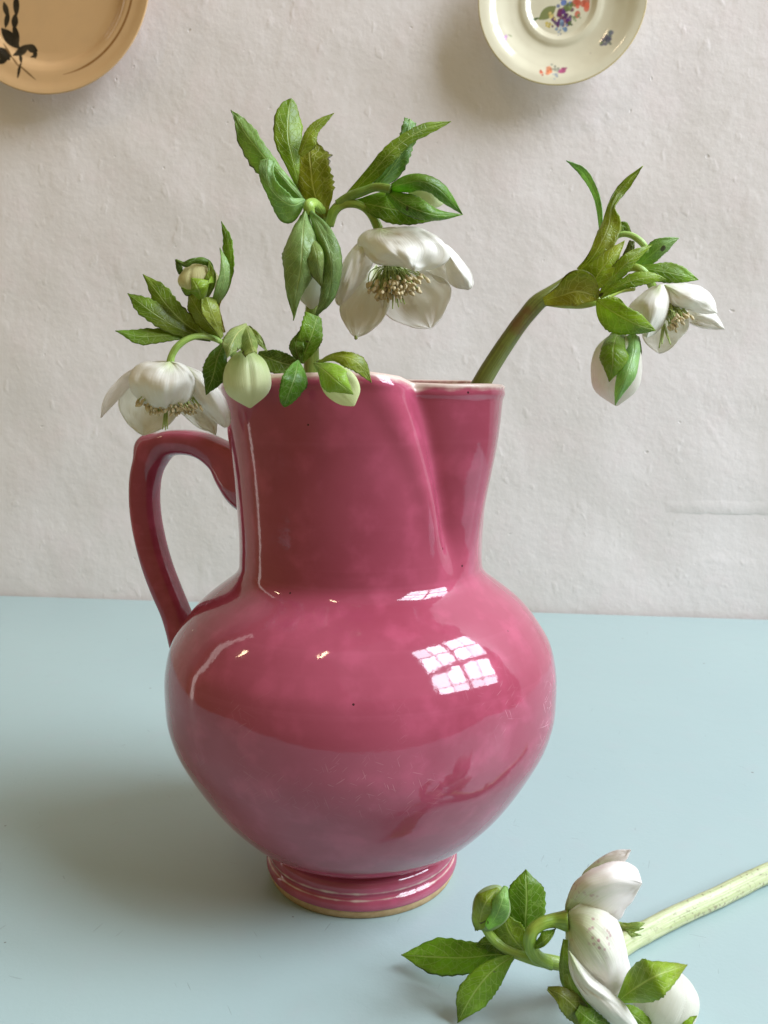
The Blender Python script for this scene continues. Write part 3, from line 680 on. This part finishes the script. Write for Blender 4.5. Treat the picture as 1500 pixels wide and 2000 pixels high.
# upper left leaf fan
leaf(B, r2, [(470, 640, 0), (395, 555, -3), (315, 465, -5), (232, 370, -5), (155, 275, -3), (103, 195, -1), (64, 134, 0)], [(18, 8), (56, 20), (66, 24), (78, 34), (60, 44), (18, 32), (0, 0)], roll=0, fold=.45, col=(1.05, 1.25, 1.5), teeth=.08, wave=1)
leaf(B, r2, [(478, 640, -2), (405, 662, -7), (335, 625, -9), (280, 560, -9), (262, 480, -8), (268, 404, -6)], [(20, 14), (88, 34), (54, 44), (30, 40), (36, 32), (34, 34)], roll=18, fold=.3, col=(1.35, 1.6, 2.2), teeth=.05, wave=1, dz=0)
leaf(B, r2, [(452, 600, 1), (430, 500, -1), (408, 400, -2), (385, 300, -2), (383, 200, 0), (390, 120, 2), (402, 64, 3)], [(8, 8), (26, 22), (46, 32), (64, 58), (66, 66), (46, 44), (10, 22)], roll=-10, fold=.2, col=(1.05, 1.1, .7), teeth=.04, tip='round', e1=.08)
leaf(B, r2, [(582, 738, 4), (548, 650, 1), (524, 555, -1), (512, 455, -2), (505, 370, 0), (515, 288, 3)], [(8, 20), (58, 74), (70, 94), (68, 88), (60, 92), (12, 20)], roll=12, fold=.2, col=(1.35, .95, .7), teeth=.10, wave=1.3)
leaf(B, r2, [(450, 385, -3), (482, 305, -4), (528, 240, -4), (580, 190, -3), (638, 149, -1)], [(8, 14), (18, 50), (26, 26), (16, 18), (0, 0)], roll=25, fold=.3, col=(1.35, 1.15, .9), teeth=.06)
# right hand leaves
leaf(B, r2, [(880, 560, 5), (950, 480, 2), (1012, 390, 0), (1045, 310, 0), (1062, 240, 1), (1072, 184, 3)], [(20, 20), (30, 50), (38, 44), (36, 42), (32, 40), (26, 30)], roll=-22, col=(1.0, 1.25, 1.7), fold=.3, wave=1.4, teeth=.12)
leaf(B, r2, [(650, 690, 2), (760, 580, 0), (860, 480, -3), (930, 400, -5), (985, 345, -5), (1070, 280, -4), (1150, 238, -2), (1230, 212, 0), (1298, 195, 2)], [(10, 10), (22, 26), (30, 36), (34, 40), (34, 38), (28, 30), (26, 30), (12, 18), (0, 0)], roll=10, fold=.25, col=(1.15, 1.1, .75), teeth=.07)
tube(B, 'bud_stalk', r2, [(660, 660, 0), (720, 622, -1), (800, 590, -3), (880, 565, -5), (965, 578, -8)], [22, 24, 24, 22, 24], col=(.9, 1, .8))
leaf(B, r2, [(760, 645, 0), (880, 670, -4), (1000, 695, -5), (1110, 720, -4), (1205, 748, -1)], [(8, 8), (66, 48), (76, 64), (50, 44), (2, 4)], roll=20, col=(.85, 1, .7), fold=.15)
b = bud(B, 'bud', r2, [(1060, 590, -6), (1130, 600, -9), (1200, 622, -9), (1262, 650, -6)], [20, 46, 54, 26], lobes=2, phase=2.6, col=(1.05, 1.08, 1.0))
blade(B, 'sepal', b, [(940, 575, -5), (1030, 545, -14), (1130, 530, -18), (1220, 566, -17), (1292, 635, -13), (1364, 717, -6)], [(12, 18), (36, 48), (34, 44), (36, 40), (26, 36), (0, 0)], cup=.5, col=(.65, .95, .75), fold=.1, teeth=.05)
blade(B, 'sepal', b, [(942, 590, -5), (1030, 655, -14), (1150, 705, -17), (1250, 724, -13), (1364, 718, -6)], [(18, 18), (62, 44), (50, 40), (26, 24), (0, 0)], cup=.5, col=(.72, 1.0, .75), fold=.1, teeth=.03, dz=-1)
# open flower
tube(B, 'flower_stalk', r2, [(615, 780, 3), (638, 705, 1), (690, 662, 0), (760, 658, -1), (820, 685, -1), (862, 735, -1), (892, 800, 0)], [24, 26, 24, 22, 22, 23, 26], col=(1.3, 1.25, .9))
h = heart(B, r2, (960, 960, 4), 60)
petal(B, h, [(1150, 960, 8), (1220, 1020, 4), (1270, 1065, 3), (1296, 1112, 3)], [(40, 40), (50, 50), (46, 50), (10, 14)], cup=.2)
sheet(B, h, (1225, 868, 0), (1396, 1142, 2), [(1240, 930), (1268, 1000), (1288, 1090), (1325, 1128)], [(1280, 940, -5), (1335, 1030, -6), (1375, 1100, -3)], [(1292, 900), (1352, 965), (1405, 1030), (1427, 1090), (1418, 1130)], ez=1, bz=0)
sheet(B, h, (950, 1000, 10), (1185, 1362, 3), [(915, 1100), (908, 1200), (930, 1275), (1000, 1325), (1090, 1356)], [(1020, 1090, 13), (1090, 1200, 10), (1145, 1290, 6)], [(1080, 1015), (1180, 1042), (1270, 1090), (1306, 1132), (1290, 1210), (1252, 1290), (1218, 1336)], ez=3, bz=10, wave=1.4)
sheet(B, h, (880, 1000, 10), (768, 1412, 2), [(800, 1075), (735, 1155), (678, 1225), (674, 1268), (700, 1332), (735, 1388)], [(850, 1130, 11), (810, 1240, 8), (786, 1330, 5)], [(955, 1080), (962, 1180), (935, 1280), (880, 1350), (818, 1392)], ez=3, bz=10, col=(.97, .99, .93))
tube(B, 'petal_tip', h, [(768, 1402, 2), (762, 1418, 2), (775, 1414, 2)], [8, 7, 3], M_STYLE, n=8, m=8)
sheet(B, h, (835, 858), (670, 1232, -1), [(770, 885), (710, 960), (668, 1060), (650, 1150), (651, 1210)], [(780, 950, -7), (745, 1050, -9), (708, 1140, -7)], [(858, 930), (862, 990), (818, 1062), (772, 1132), (724, 1188)], ez=0, bz=0)
sheet(B, h, (900, 796), (1095, 1036, -12), [(820, 812), (772, 868), (800, 925), (838, 965), (880, 1000), (950, 1006), (1020, 1012)], [(955, 850, -12), (1015, 920, -17), (1060, 985, -16)], [(1000, 788), (1120, 792), (1210, 838), (1280, 905), (1292, 965), (1250, 1005), (1170, 1028)], ez=-5, bz=-4, wave=1.8, curl=-.4)
stamens(B, h, (950, 1000, 4), [(858, 1130, -4), (900, 1160, -6), (960, 1130, -8), (1010, 1120, -9), (1070, 1130, -8), (1120, 1080, -5)], 125, jit=24, anther=(.0026, .0010))
styles(B, h, (975, 1030, 0), [(972, 1250, -8), (992, 1215, -9), (1020, 1215, -8), (1040, 1222, -7), (1005, 1240, -7)], 7)

# ---- short bud at the rim
Cc = Crop(180, 420, K1, .302)
r3 = sprig((-.02, .34, .03), 'short sprig showing only a pale bud and two leaves at the front rim')
tube(Cc, 'stem', r3, [(1240, 1500, 45), (1225, 1000, 44), (1210, 850, 38), (1190, 790, 26), (1185, 770, 10), (1200, 775, 3)], [16, 15, 14, 14, 14, 16])
b = bud(Cc, 'bud', r3, [(1200, 775, 4), (1255, 840, 0), (1305, 895, -1), (1350, 950, 0), (1372, 998, 1)], [28, 76, 88, 66, 16], lobes=3, phase=2.0, col=(1.12, 1.15, .95))
blade(Cc, 'sepal', b, [(1160, 776, 0), (1215, 812, -10), (1285, 872, -15), (1366, 938, -11)], [(4, 4), (58, 66), (66, 68), (0, 0)], cup=.5, fold=.05, col=(1.25, 1.35, 1.1), teeth=.04)
leaf(Cc, r3, [(1184, 768, 2), (1262, 742, -6), (1345, 748, -9), (1408, 792, -8), (1460, 876, -4)], [(4, 6), (18, 18), (28, 46), (32, 36), (0, 0)], roll=30, fold=.2, col=(1.25, 1.05, 1.0), teeth=.06)

# ---- sprig leaning right out of the spout
K3 = 1500 / 540
D = Crop(900, 290, K3, .340)
r4 = sprig((.02, .35, .03), 'sprig leaning far right out of the spout on a bare bronze stem')
tube(D, 'stem', r4, [(-120, 1900, 6), (20, 1440, 3), (112, 1268, 0), (225, 1085, -2), (330, 935, -4), (410, 840, -5), (480, 790, -5), (600, 690, -3)], [50, 50, 50, 46, 44, 44, 38, 16], M_STEMB)
tube(D, 'stem', r4, [(440, 815, -5), (560, 835, -8), (680, 838, -8), (770, 812, -6), (860, 770, 0), (940, 760, 3)], [34, 30, 26, 20, 16, 12], col=(1.6, 1.35, .9))
leaf(D, r4, [(760, 430, 6), (752, 340, 7), (735, 260, 8), (700, 185, 9), (650, 120, 9), (573, 66, 8)], [(8, 8), (10, 12), (12, 14), (14, 18), (14, 18), (0, 0)], col=(1.1, 1.5, 2.4), roll=40, fold=.2, teeth=.05)
leaf(D, r4, [(640, 665, -3), (715, 590, -6), (775, 490, -6), (808, 405, -4), (815, 325, -2), (852, 250, 0), (905, 185, 1), (986, 97, 2)], [(14, 14), (24, 84), (36, 56), (36, 52), (20, 16), (20, 22), (20, 20), (0, 0)], roll=15, fold=.3, col=(1.35, 1.2, .8), teeth=.05, wave=1)
leaf(D, r4, [(830, 500, 4), (855, 445, 3), (885, 420, 3), (926, 470, 5)], [(8, 8), (18, 20), (18, 30), (4, 6)], col=(.75, .85, .7))
tube(D, 'flower_stalk', r4, [(810, 560, 2), (835, 490, 1), (875, 466, 0), (930, 474, -1), (985, 515, -2), (1010, 560, 0)], [12, 13, 14, 15, 16, 14], col=(1.9, 1.8, 2.2))
leaf(D, r4, [(880, 600, 6), (910, 560, 4), (925, 500, 4)], [(10, 16), (18, 24), (8, 14)], col=(.5, .45, .6))
leaf(D, r4, [(950, 645, 3), (1015, 592, 0), (1078, 540, -2), (1130, 508, -2), (1182, 486, 0)], [(18, 24), (36, 36), (44, 34), (22, 28), (0, 0)], roll=-20, col=(1.1, 1.45, 1.8), fold=.3)
leaf(D, r4, [(930, 640, 2), (1030, 655, -1), (1125, 672, -2), (1210, 692, -2), (1288, 712, 0)], [(10, 14), (22, 42), (42, 46), (34, 28), (0, 0)], roll=20, col=(.95, 1.15, .9), fold=.25)
tube(D, 'flower_stalk', r4, [(860, 680, 2), (905, 652, 0), (955, 648, -2), (1000, 680, -2), (1040, 750, 0)], [14, 18, 20, 20, 22], col=(1.6, 1.6, 1.3))
# open flower in profile
h = heart(D, r4, (1090, 800, 3), 40)
petal(D, h, [(1150, 840, 8), (1120, 950, 7), (1095, 1035, 5), (1075, 1110, 4)], [(70, 70), (105, 110), (75, 105), (36, 50)], cup=-.2, e1=.2)
sheet(D, h, (1190, 860, 8), (1430, 980, 3), [(1210, 920), (1270, 962), (1350, 980)], [(1280, 915, 4), (1350, 940, 2)], [(1280, 870), (1370, 880), (1400, 920)], ez=4, bz=8)
sheet(D, h, (1105, 740, -2), (1390, 893, -2), [(1125, 800), (1140, 852), (1220, 874), (1310, 894)], [(1185, 795, -8), (1260, 825, -9), (1330, 860, -6)], [(1200, 730), (1285, 745), (1345, 782), (1378, 832)], ez=-1, bz=-2)
sheet(D, h, (1080, 740, -3), (1008, 1024, -9), [(1030, 755), (970, 800), (914, 858), (932, 925), (966, 990)], [(1055, 820, -13), (1038, 900, -15), (1018, 970, -13)], [(1118, 740), (1137, 800), (1128, 885), (1100, 955), (1055, 1005)], ez=-2, bz=-3)
stamens(D, h, (1110, 850, 2), [(1130, 985, -6), (1150, 950, -6), (1180, 930, -8), (1225, 915, -6)], 40, jit=13, anther=(.0022, .0008))
styles(D, h, (1100, 940, 0), [(1076, 1082, -6), (1092, 1060, -7), (1138, 1064, -7), (1122, 1030, -6)], 7)
# hanging white bud
b = bud(D, 'bud', r4, [(850, 1000, -2), (848, 1090, -4), (845, 1200, -4), (842, 1310, -3), (845, 1398, -2)], [60, 112, 128, 108, 26], mat=M_BUDW, lobes=3, phase=math.radians(100), groove=.08, col=(1, .97, .95))
blade(D, 'sepal', b, [(850, 996, -6), (830, 1070, -17), (825, 1160, -19), (806, 1264, -16)], [(40, 30), (68, 60), (70, 64), (0, 0)], cup=.5, fold=.05, col=(.85, .95, .75), teeth=.05)
blade(D, 'sepal', b, [(935, 1005, -6), (938, 1100, -13), (905, 1210, -18), (865, 1310, -17), (840, 1390, -12)], [(24, 45), (32, 70), (46, 50), (28, 30), (0, 4)], cup=.5, fold=.1, col=(1.1, 1.45, 2.0), teeth=.03, dz=-.8)
blade(D, 'sepal', b, [(955, 1020, 0), (972, 1090, -2), (972, 1180, -3)], [(10, 8), (8, 8), (0, 0)], col=(.7, .8, .7))
# big palm shaped bract
leaf(D, r4, [(450, 825, -9), (540, 800, -12), (640, 775, -14), (750, 805, -12)], [(14, 24), (46, 46), (95, 66), (14, 14)], roll=-10, fold=-.15, col=(1.7, 1.35, .8), teeth=0)
leaf(D, r4, [(735, 815, -12), (712, 755, -14), (755, 670, -16), (815, 592, -16), (887, 503, -13)], [(20, 14), (84, 38), (62, 60), (44, 38), (0, 0)], roll=10, fold=.25, col=(1.5, 1.35, .75), teeth=.05)
leaf(D, r4, [(755, 800, -12), (825, 700, -15), (895, 625, -17), (960, 572, -16), (1035, 524, -13)], [(8, 8), (28, 34), (38, 34), (26, 22), (0, 0)], roll=-12, fold=.3, col=(1.35, 1.3, .75), dz=-1, teeth=.07)
leaf(D, r4, [(755, 806, -12), (855, 748, -15), (950, 712, -16), (1040, 700, -15), (1115, 712, -13)], [(8, 8), (22, 22), (32, 30), (22, 24), (0, 0)], roll=15, fold=.3, col=(1.25, 1.25, .75), dz=-1.5, teeth=.08)
leaf(D, r4, [(740, 822, -12), (800, 868, -16), (880, 915, -19), (970, 960, -19), (1055, 985, -15)], [(14, 30), (46, 76), (50, 84), (44, 48), (6, 8)], roll=-15, fold=.35, col=(1.3, 1.3, .8), dz=-1, teeth=.04, tip='round', e1=.1)
leaf(D, r4, [(790, 812, -8), (850, 830, -8), (900, 862, -6)], [(6, 6), (16, 18), (0, 0)], col=(1.4, 1.3, .9))

# ---- sprig lying on the table
K4 = 1500 / 740
E_ = Crop(760, 1640, K4, .270)
sb = on_table(1228, 1838, .0088)
r5 = sprig((float(sb[0]), float(sb[1]), 0), 'sprig lying on the table at lower right with its thick pale stem')
stem_px = [(1600, 1672, 21), (1500, 1704, 21), (1400, 1752, 20.5), (1320, 1788, 20), (1262, 1818, 20), (1225, 1838, 19)]
P3 = [on_table(a, b_, .0040) for a, b_, _ in stem_px]
P3 = P3 + [P3[-1] + np.array([-.012, -.012, .001]), P3[-1] + np.array([-.022, -.027, .004]), E_.p((790, 520, 4))]
tube(E_, 'stem', r5, None, None, M_STEMP, P3=P3, R3=[.0039] * 6 + [.0038, .0033, .0028], n=120, m=28, ridge=.11)
ES = Crop(760, 1640, K4, .3155)
for q in ([(890, 335, 0), (940, 342, -3), (985, 338, -5), (1012, 330, -5)], [(890, 350, 0), (950, 358, -4), (1008, 352, -6)], [(900, 365, -1), (950, 374, -5), (998, 378, -6)]):
    leaf(ES, r5, q, [(10, 10)] + [(9, 8)] * (len(q) - 2) + [(0, 0)], col=(2.6, 2.1, 2.4), teeth=0, dz=-3)
EL = Crop(760, 1640, K4, .278)
tube(EL, 'stem', r5, [(860, 560, 8), (780, 530, 4), (700, 497, 0), (630, 482, -2), (560, 466, -3), (480, 438, -2), (415, 395, 0), (378, 345, 0), (376, 320, 0)], [20, 22, 22, 24, 22, 19, 17, 16, 20], col=(1.4, 1.35, 1.0))
tube(EL, 'flower_stalk', r5, [(640, 492, -2), (580, 460, -6), (556, 410, -9), (566, 362, -10), (608, 330, -9), (660, 318, -8), (712, 320, -9)], [20, 24, 24, 22, 22, 26, 40], col=(1.25, 1.25, .75))
leaf(EL, r5, [(578, 425, -10), (612, 402, -13), (636, 380, -12), (658, 352, -9)], [(10, 6), (22, 12), (22, 8), (0, 0)], roll=20, col=(1.1, 1.2, 1.0), teeth=0)
b = bud(EL, 'bud', r5, [(368, 358, 0), (385, 310, 0), (410, 255, 0), (440, 186, 0)], [20, 54, 66, 34], lobes=3, phase=1.8, col=(.55, .72, .5))
blade(EL, 'sepal', b, [(358, 356, -4), (362, 300, -11), (385, 245, -13), (432, 192, -9)], [(22, 20), (30, 46), (36, 44), (6, 20)], cup=.5, fold=.1, col=(1.2, 1.1, .8), teeth=0)
blade(EL, 'sepal', b, [(390, 352, -5), (425, 300, -13), (448, 240, -14), (462, 184, -10)], [(14, 8), (32, 34), (26, 24), (8, 8)], cup=.4, fold=.1, col=(1.25, 1.6, 1.8), teeth=0, dz=-1)
blade(EL, 'sepal', b, [(350, 358, -2), (338, 310, -4), (338, 262, -4)], [(8, 12), (9, 16), (0, 2)], col=(.9, .8, .6))
leaf(EL, r5, [(552, 405, 2), (540, 330, 2), (545, 245, 4), (543, 175, 6), (541, 118, 9)], [(12, 12), (46, 52), (62, 60), (46, 46), (0, 0)], roll=-8, fold=.35, col=(.95, 1.15, .8))
leaf(EL, r5, [(556, 458, -3), (508, 410, -3), (470, 350, -1), (456, 284, 1)], [(12, 14), (60, 40), (58, 44), (0, 0)], roll=15, fold=.25, col=(1.2, 1.15, .8))
leaf(EL, r5, [(440, 425, 2), (390, 412, 4), (345, 420, 5)], [(20, 14), (20, 24), (2, 2)], col=(.8, .95, .7))
leaf(EL, r5, [(500, 458, -3), (410, 456, 2), (300, 468, 8), (175, 464, 15), (47, 456, 20)], [(8, 10), (34, 24), (46, 46), (50, 54), (0, 0)], roll=-15, fold=.25, col=(.95, 1.2, .85))
leaf(EL, r5, [(490, 462, -3), (430, 500, -5), (370, 560, -7), (315, 640, -8), (271, 722, -8.5)], [(8, 8), (36, 24), (50, 40), (44, 42), (0, 0)], roll=15, fold=.25, col=(1.0, 1.15, .75), dz=-1)
# flower seen from the side
h = heart(E_, r5, (716, 330, 0), 34, col=(.9, .9, .5))
petal(E_, h, [(770, 170, 6), (840, 105, 4), (905, 68, 3), (957, 40, 3)], [(26, 26), (24, 30), (22, 28), (2, 6)], mat=M_PETALF, cup=.2)
sheet(E_, h, (696, 312, 2), (1001, 172, -2), [(700, 250), (728, 182), (780, 130), (850, 97), (920, 85), (978, 112)], [(775, 215, -5), (860, 178, -7), (935, 165, -5)], [(735, 335), (795, 345), (855, 345), (905, 328), (940, 270), (970, 230)], ez=2, bz=2, mat=M_PETALF)
sheet(E_, h, (712, 440, -6), (988, 770, -15), [(716, 520), (758, 606), (828, 682), (905, 742)], [(770, 560, -14), (850, 628, -17), (925, 700, -17)], [(800, 540), (862, 590), (918, 634), (955, 685), (985, 735)], ez=-11, bz=-6, mat=M_PETAL)
sheet(E_, h, (696, 318, 0), (882, 624, -6), [(700, 372), (697, 432), (706, 500), (748, 540), (800, 570), (850, 608)], [(760, 375, -10), (822, 455, -13), (865, 535, -11)], [(720, 276), (770, 250), (832, 262), (888, 306), (926, 376), (942, 450), (957, 545), (935, 597)], ez=-3, bz=0, mat=M_PETALF)
leaf(E_, h, [(702, 490, -8), (716, 570, -10), (765, 660, -11), (850, 745, -9)], [(10, 8), (24, 18), (26, 24), (10, 20)], col=(1.2, 1.35, 1.2), teeth=0)
leaf(E_, r5, [(698, 395, -6), (690, 470, -9), (692, 550, -8), (705, 628, -5)], [(8, 6), (14, 10), (18, 12), (0, 0)], col=(1.0, 1.1, .7), teeth=0, roll=-30)
leaf(E_, r5, [(627, 588, -10), (690, 620, -13), (750, 680, -13), (790, 745, -10)], [(4, 4), (26, 30), (32, 40), (20, 20)], col=(.85, .7, .7))
leaf(E_, r5, [(745, 672, -14), (800, 715, -16), (880, 770, -14)], [(14, 14), (30, 40), (20, 30)], col=(.75, .95, .6))
leaf(E_, r5, [(900, 700, -4), (960, 690, -6), (1030, 745, -6)], [(14, 14), (24, 44), (20, 30)], col=(1.0, 1.1, .7))
b = bud(E_, 'bud', r5, [(1020, 745, 4), (1060, 690, 2), (1100, 635, 0), (1138, 572, 0), (1158, 536, 0)], [50, 88, 98, 78, 22], mat=M_BUDW, lobes=4, phase=2.2, groove=.05, col=(1, 1.0, .97), squash=.8)
leaf(E_, r5, [(905, 640, -6), (968, 592, -14), (1045, 545, -19), (1112, 518, -16), (1180, 496, -11)], [(6, 8), (46, 46), (52, 56), (28, 36), (0, 0)], roll=8, fold=.2, cup=.2, col=(1.3, 1.25, .75))
leaf(E_, r5, [(1120, 760, -8), (1170, 728, -9), (1218, 698, -8)], [(20, 20), (16, 18), (0, 0)], col=(1.2, 1.3, .8))

# ------------------------------------------------------------------ plates on the wall
def seg_d(P, a, b):
    a = np.array(a, float); b = np.array(b, float); t = np.clip(((P - a) @ (b - a)) / ((b - a) @ (b - a)), 0, 1); return np.linalg.norm(P - (a + t[:, None] * (b - a)), axis=1), t
def build_plate(name, label, cpx, cpy, rpx, prof, base, paint, nr=230, nt=640, stand=.012, tilt=0.0):
    hr = .15 * rpx * .88 / F * (prof[-1][1] / .165); c = wall_pt(cpx, cpy, stand + hr) - wn * hr; sc = ((c + wn * hr - CAM) @ FW) / F * (1 + .0)
    scx = sc
    root = empty(name, c); tag(root, label, 'plate', 'china plates hanging on the wall')
    R = rpx * scx; s = np.concatenate([np.linspace(0.0005, 1, nr)]); th = np.linspace(0, 2 * math.pi, nt, endpoint=False)
    up = np.array([0, 0, 1.0]); V = []; 
    px_, pz_ = [p[0] for p in prof], np.array([p[1] for p in prof]) * R
    hz = pchip(np.array(px_), pz_, s)
    xy = []
    tn = math.tan(tilt)
    for i in range(nr):
        for t in th:
            x, y = s[i] * R * math.cos(t), s[i] * R * math.sin(t); V.append(c + wd * x + up * y + wn * (hz[i] + y * tn)); xy.append((x / scx, y / scx))
    xy = np.array(xy); colr = np.ones((len(V), 4)); colr[:, :3] = base
    paint(xy, colr, np.hypot(xy[:, 0], xy[:, 1]) / rpx)
    # rolled edge and back
    n0 = len(V); ex = []
    H1 = hz[-1] / R; H8 = float(np.interp(.8, s, hz)) / R; H6 = float(np.interp(.62, s, hz)) / R
    for k, (rs, hh) in enumerate(((1.006, H1 - .004), (1.008, H1 - .010), (1.004, H1 - .017), (.985, H1 - .027), (.80, H8 - .03), (.64, H6 - .035), (.60, -.07), (.58, -.07), (.56, -.035), (.01, -.035))):
        for t in th: x, y = rs * R * math.cos(t), rs * R * math.sin(t); V.append(c + wd * x + up * y + wn * (hh * R + y * tn))
        ex.append(k)
    bc = np.ones((nt * len(ex), 4)); bc[:, :3] = base; 
    if name == 'saucer': bc[:nt * 4, :3] = (.55, .42, .16)
    colr = np.concatenate([colr, bc])
    o = make('plate_body', V, grid_faces(nr + len(ex), nt, True), mat_print(name + '_glaze'), root, attrs={'print': colr})
    # wire hanger and nail behind
    return root
def blend(colr, m, c, a=1.0):
    m = np.clip(m * a, 0, 1)[:, None]; colr[:, :3] = colr[:, :3] * (1 - m) + np.array(c) * m
def soft(d, w, e=1.2): return np.clip((w - d) / e + .5, 0, 1)
def paint_tan(xy, colr, rr):
    # centre of plate in photo pixels (82,-32); coordinates here are pixels from it, y up
    def q(x, y): return (x - 104, -(y + 36))
    r = np.hypot(xy[:, 0], xy[:, 1]); ang = np.degrees(np.arctan2(xy[:, 1], xy[:, 0]))
    w = 2.3 * np.clip((ang + 84) / 20, .25, 1) * np.clip((60 - ang) / 40, .2, 1)
    blend(colr, soft(np.abs(r - 178), w) * ((ang > -82) & (ang < 58)), (.22, .09, .02), .9)
    blend(colr, np.clip((r - 199) / 5, 0, 1), (.62, .40, .20), .5)
    K = 3.0
    def leafp(a, b, w0, c=(.018, .014, .01), a_=1):
        d, t = seg_d(xy, q(a[0] / K, a[1] / K), q(b[0] / K, b[1] / K)); blend(colr, soft(d, w0 / K * np.sin(np.pi * np.clip(t * .9 + .05, 0, 1)) ** .8), c, a_)
    for a, b, w0 in (((90, -60), (85, 60), 20), ((78, 50), (68, 130), 22), ((64, 110), (88, 215), 20), ((10, -20), (30, 60), 18), ((35, 35), (12, 120), 17), ((-10, 130), (90, 240), 34), ((70, 290), (150, 228), 26), ((140, 232), (205, 262), 24), ((-30, 250), (48, 318), 34), ((-20, 340), (40, 310), 20),
                     ((150, 240), (180, 270), 14), ((190, 255), (195, 305), 14), ((165, 298), (200, 290), 8)):
        leafp(a, b, w0)
    for a, b in (((100, 275), (122, 340)), ((122, 335), (100, 430)), ((20, 270), (60, 305))): leafp(a, b, 9)
    for a, b in (((0, 215), (60, 300)), ((60, 300), (110, 365)), ((105, 350), (215, 445))): leafp(a, b, 6, (.12, .06, .02), .8)
def paint_saucer(xy, colr, rr):
    K = 1500 / 460
    def q(x, y): return (860 + x / K - 1098, -(y / K + 3))
    r = np.hypot(xy[:, 0], xy[:, 1])
    blend(colr, np.clip((r - 160) / 2.5, 0, 1), (.50, .38, .14), .9)
    rg = np.random.RandomState(5)
    def dab(x, y, rad, c, n=7, sp=.8, a=.85):
        for _ in range(n):
            ox, oy = rg.normal(0, rad * sp, 2); cc = np.array(c) * rg.uniform(.6, 1.3); p = q(x + ox, y + oy); d = np.hypot((xy[:, 0] - p[0]) * rg.uniform(.8, 1.3), xy[:, 1] - p[1])
            blend(colr, soft(d, rad / K * rg.uniform(.3, .7), 2.0), np.clip(cc, 0, .9), a)
    def stroke(a, b, w0, c):
        d, t = seg_d(xy, q(*a), q(*b)); blend(colr, soft(d, w0 / K * np.sin(np.pi * np.clip(t * .9 + .05, 0, 1)) ** .7, 1.5), c, .9)
    G = (.09, .14, .05)
    stroke((590, 85), (645, 75), 7, G); stroke((645, 80), (735, 15), 34, (.16, .20, .05)); stroke((600, 95), (625, 75), 5, G)
    for x, y, rd, c, n in ((790, -5, 26, (.12, .18, .40), 9), (885, 5, 34, (.62, .12, .07), 12), (780, 70, 30, (.14, .02, .10), 14), (820, 60, 26, (.10, .03, .16), 10), (745, 105, 22, (.10, .03, .16), 8), (725, 65, 20, (.62, .50, .18), 7), (695, 125, 15, (.60, .45, .05), 6),
                           (800, 130, 22, (.20, .30, .45), 9), (835, 120, 15, G, 6), (870, 85, 16, (.25, .32, .15), 8), (830, 20, 22, (.18, .25, .08), 8), (760, 150, 14, (.30, .38, .48), 5), (770, 180, 9, (.3, .3, .35), 3)): dab(x, y, rd, c, n)
    dab(418, 205, 20, (.72, .42, .70), 10, .5); dab(455, 182, 8, (.35, .38, .2), 3)
    dab(655, 437, 14, (.80, .18, .10), 7, .6); dab(705, 425, 22, (.78, .26, .12), 12, .55); dab(797, 425, 21, (.42, .09, .20), 12, .45); dab(745, 405, 17, (.28, .30, .24), 8, .8); dab(745, 450, 15, (.35, .38, .42), 5, .9)
    dab(1075, 240, 24, (.12, .13, .22), 13, .8); dab(1090, 195, 14, (.16, .20, .22), 7, .7); dab(1085, 265, 11, (.2, .24, .2), 5, .7); dab(1040, 250, 10, (.26, .34, .14), 5, .7); dab(960, 318, 12, (.70, .62, .48), 3, .4, .4)
build_plate('dinner_plate', 'tan plate with dark painted leaves, cut off by the upper left corner', 88, -42, 212,
            [(0, 0.0), (.60, 0.002), (.68, .012), (.76, .060), (.80, .075), (.90, .085), (.97, .100), (1, .105)], (.60, .375, .185), paint_tan, stand=.012)
build_plate('saucer', 'cream saucer with small painted flower bouquets, at the upper right', 1098, -7, 162,
            [(0, 0.0), (.36, .004), (.40, .022), (.44, .040), (.475, .036), (.53, .022), (.62, .034), (.78, .090), (.92, .150), (1, .165)], (.74, .69, .52), paint_saucer, stand=.014)
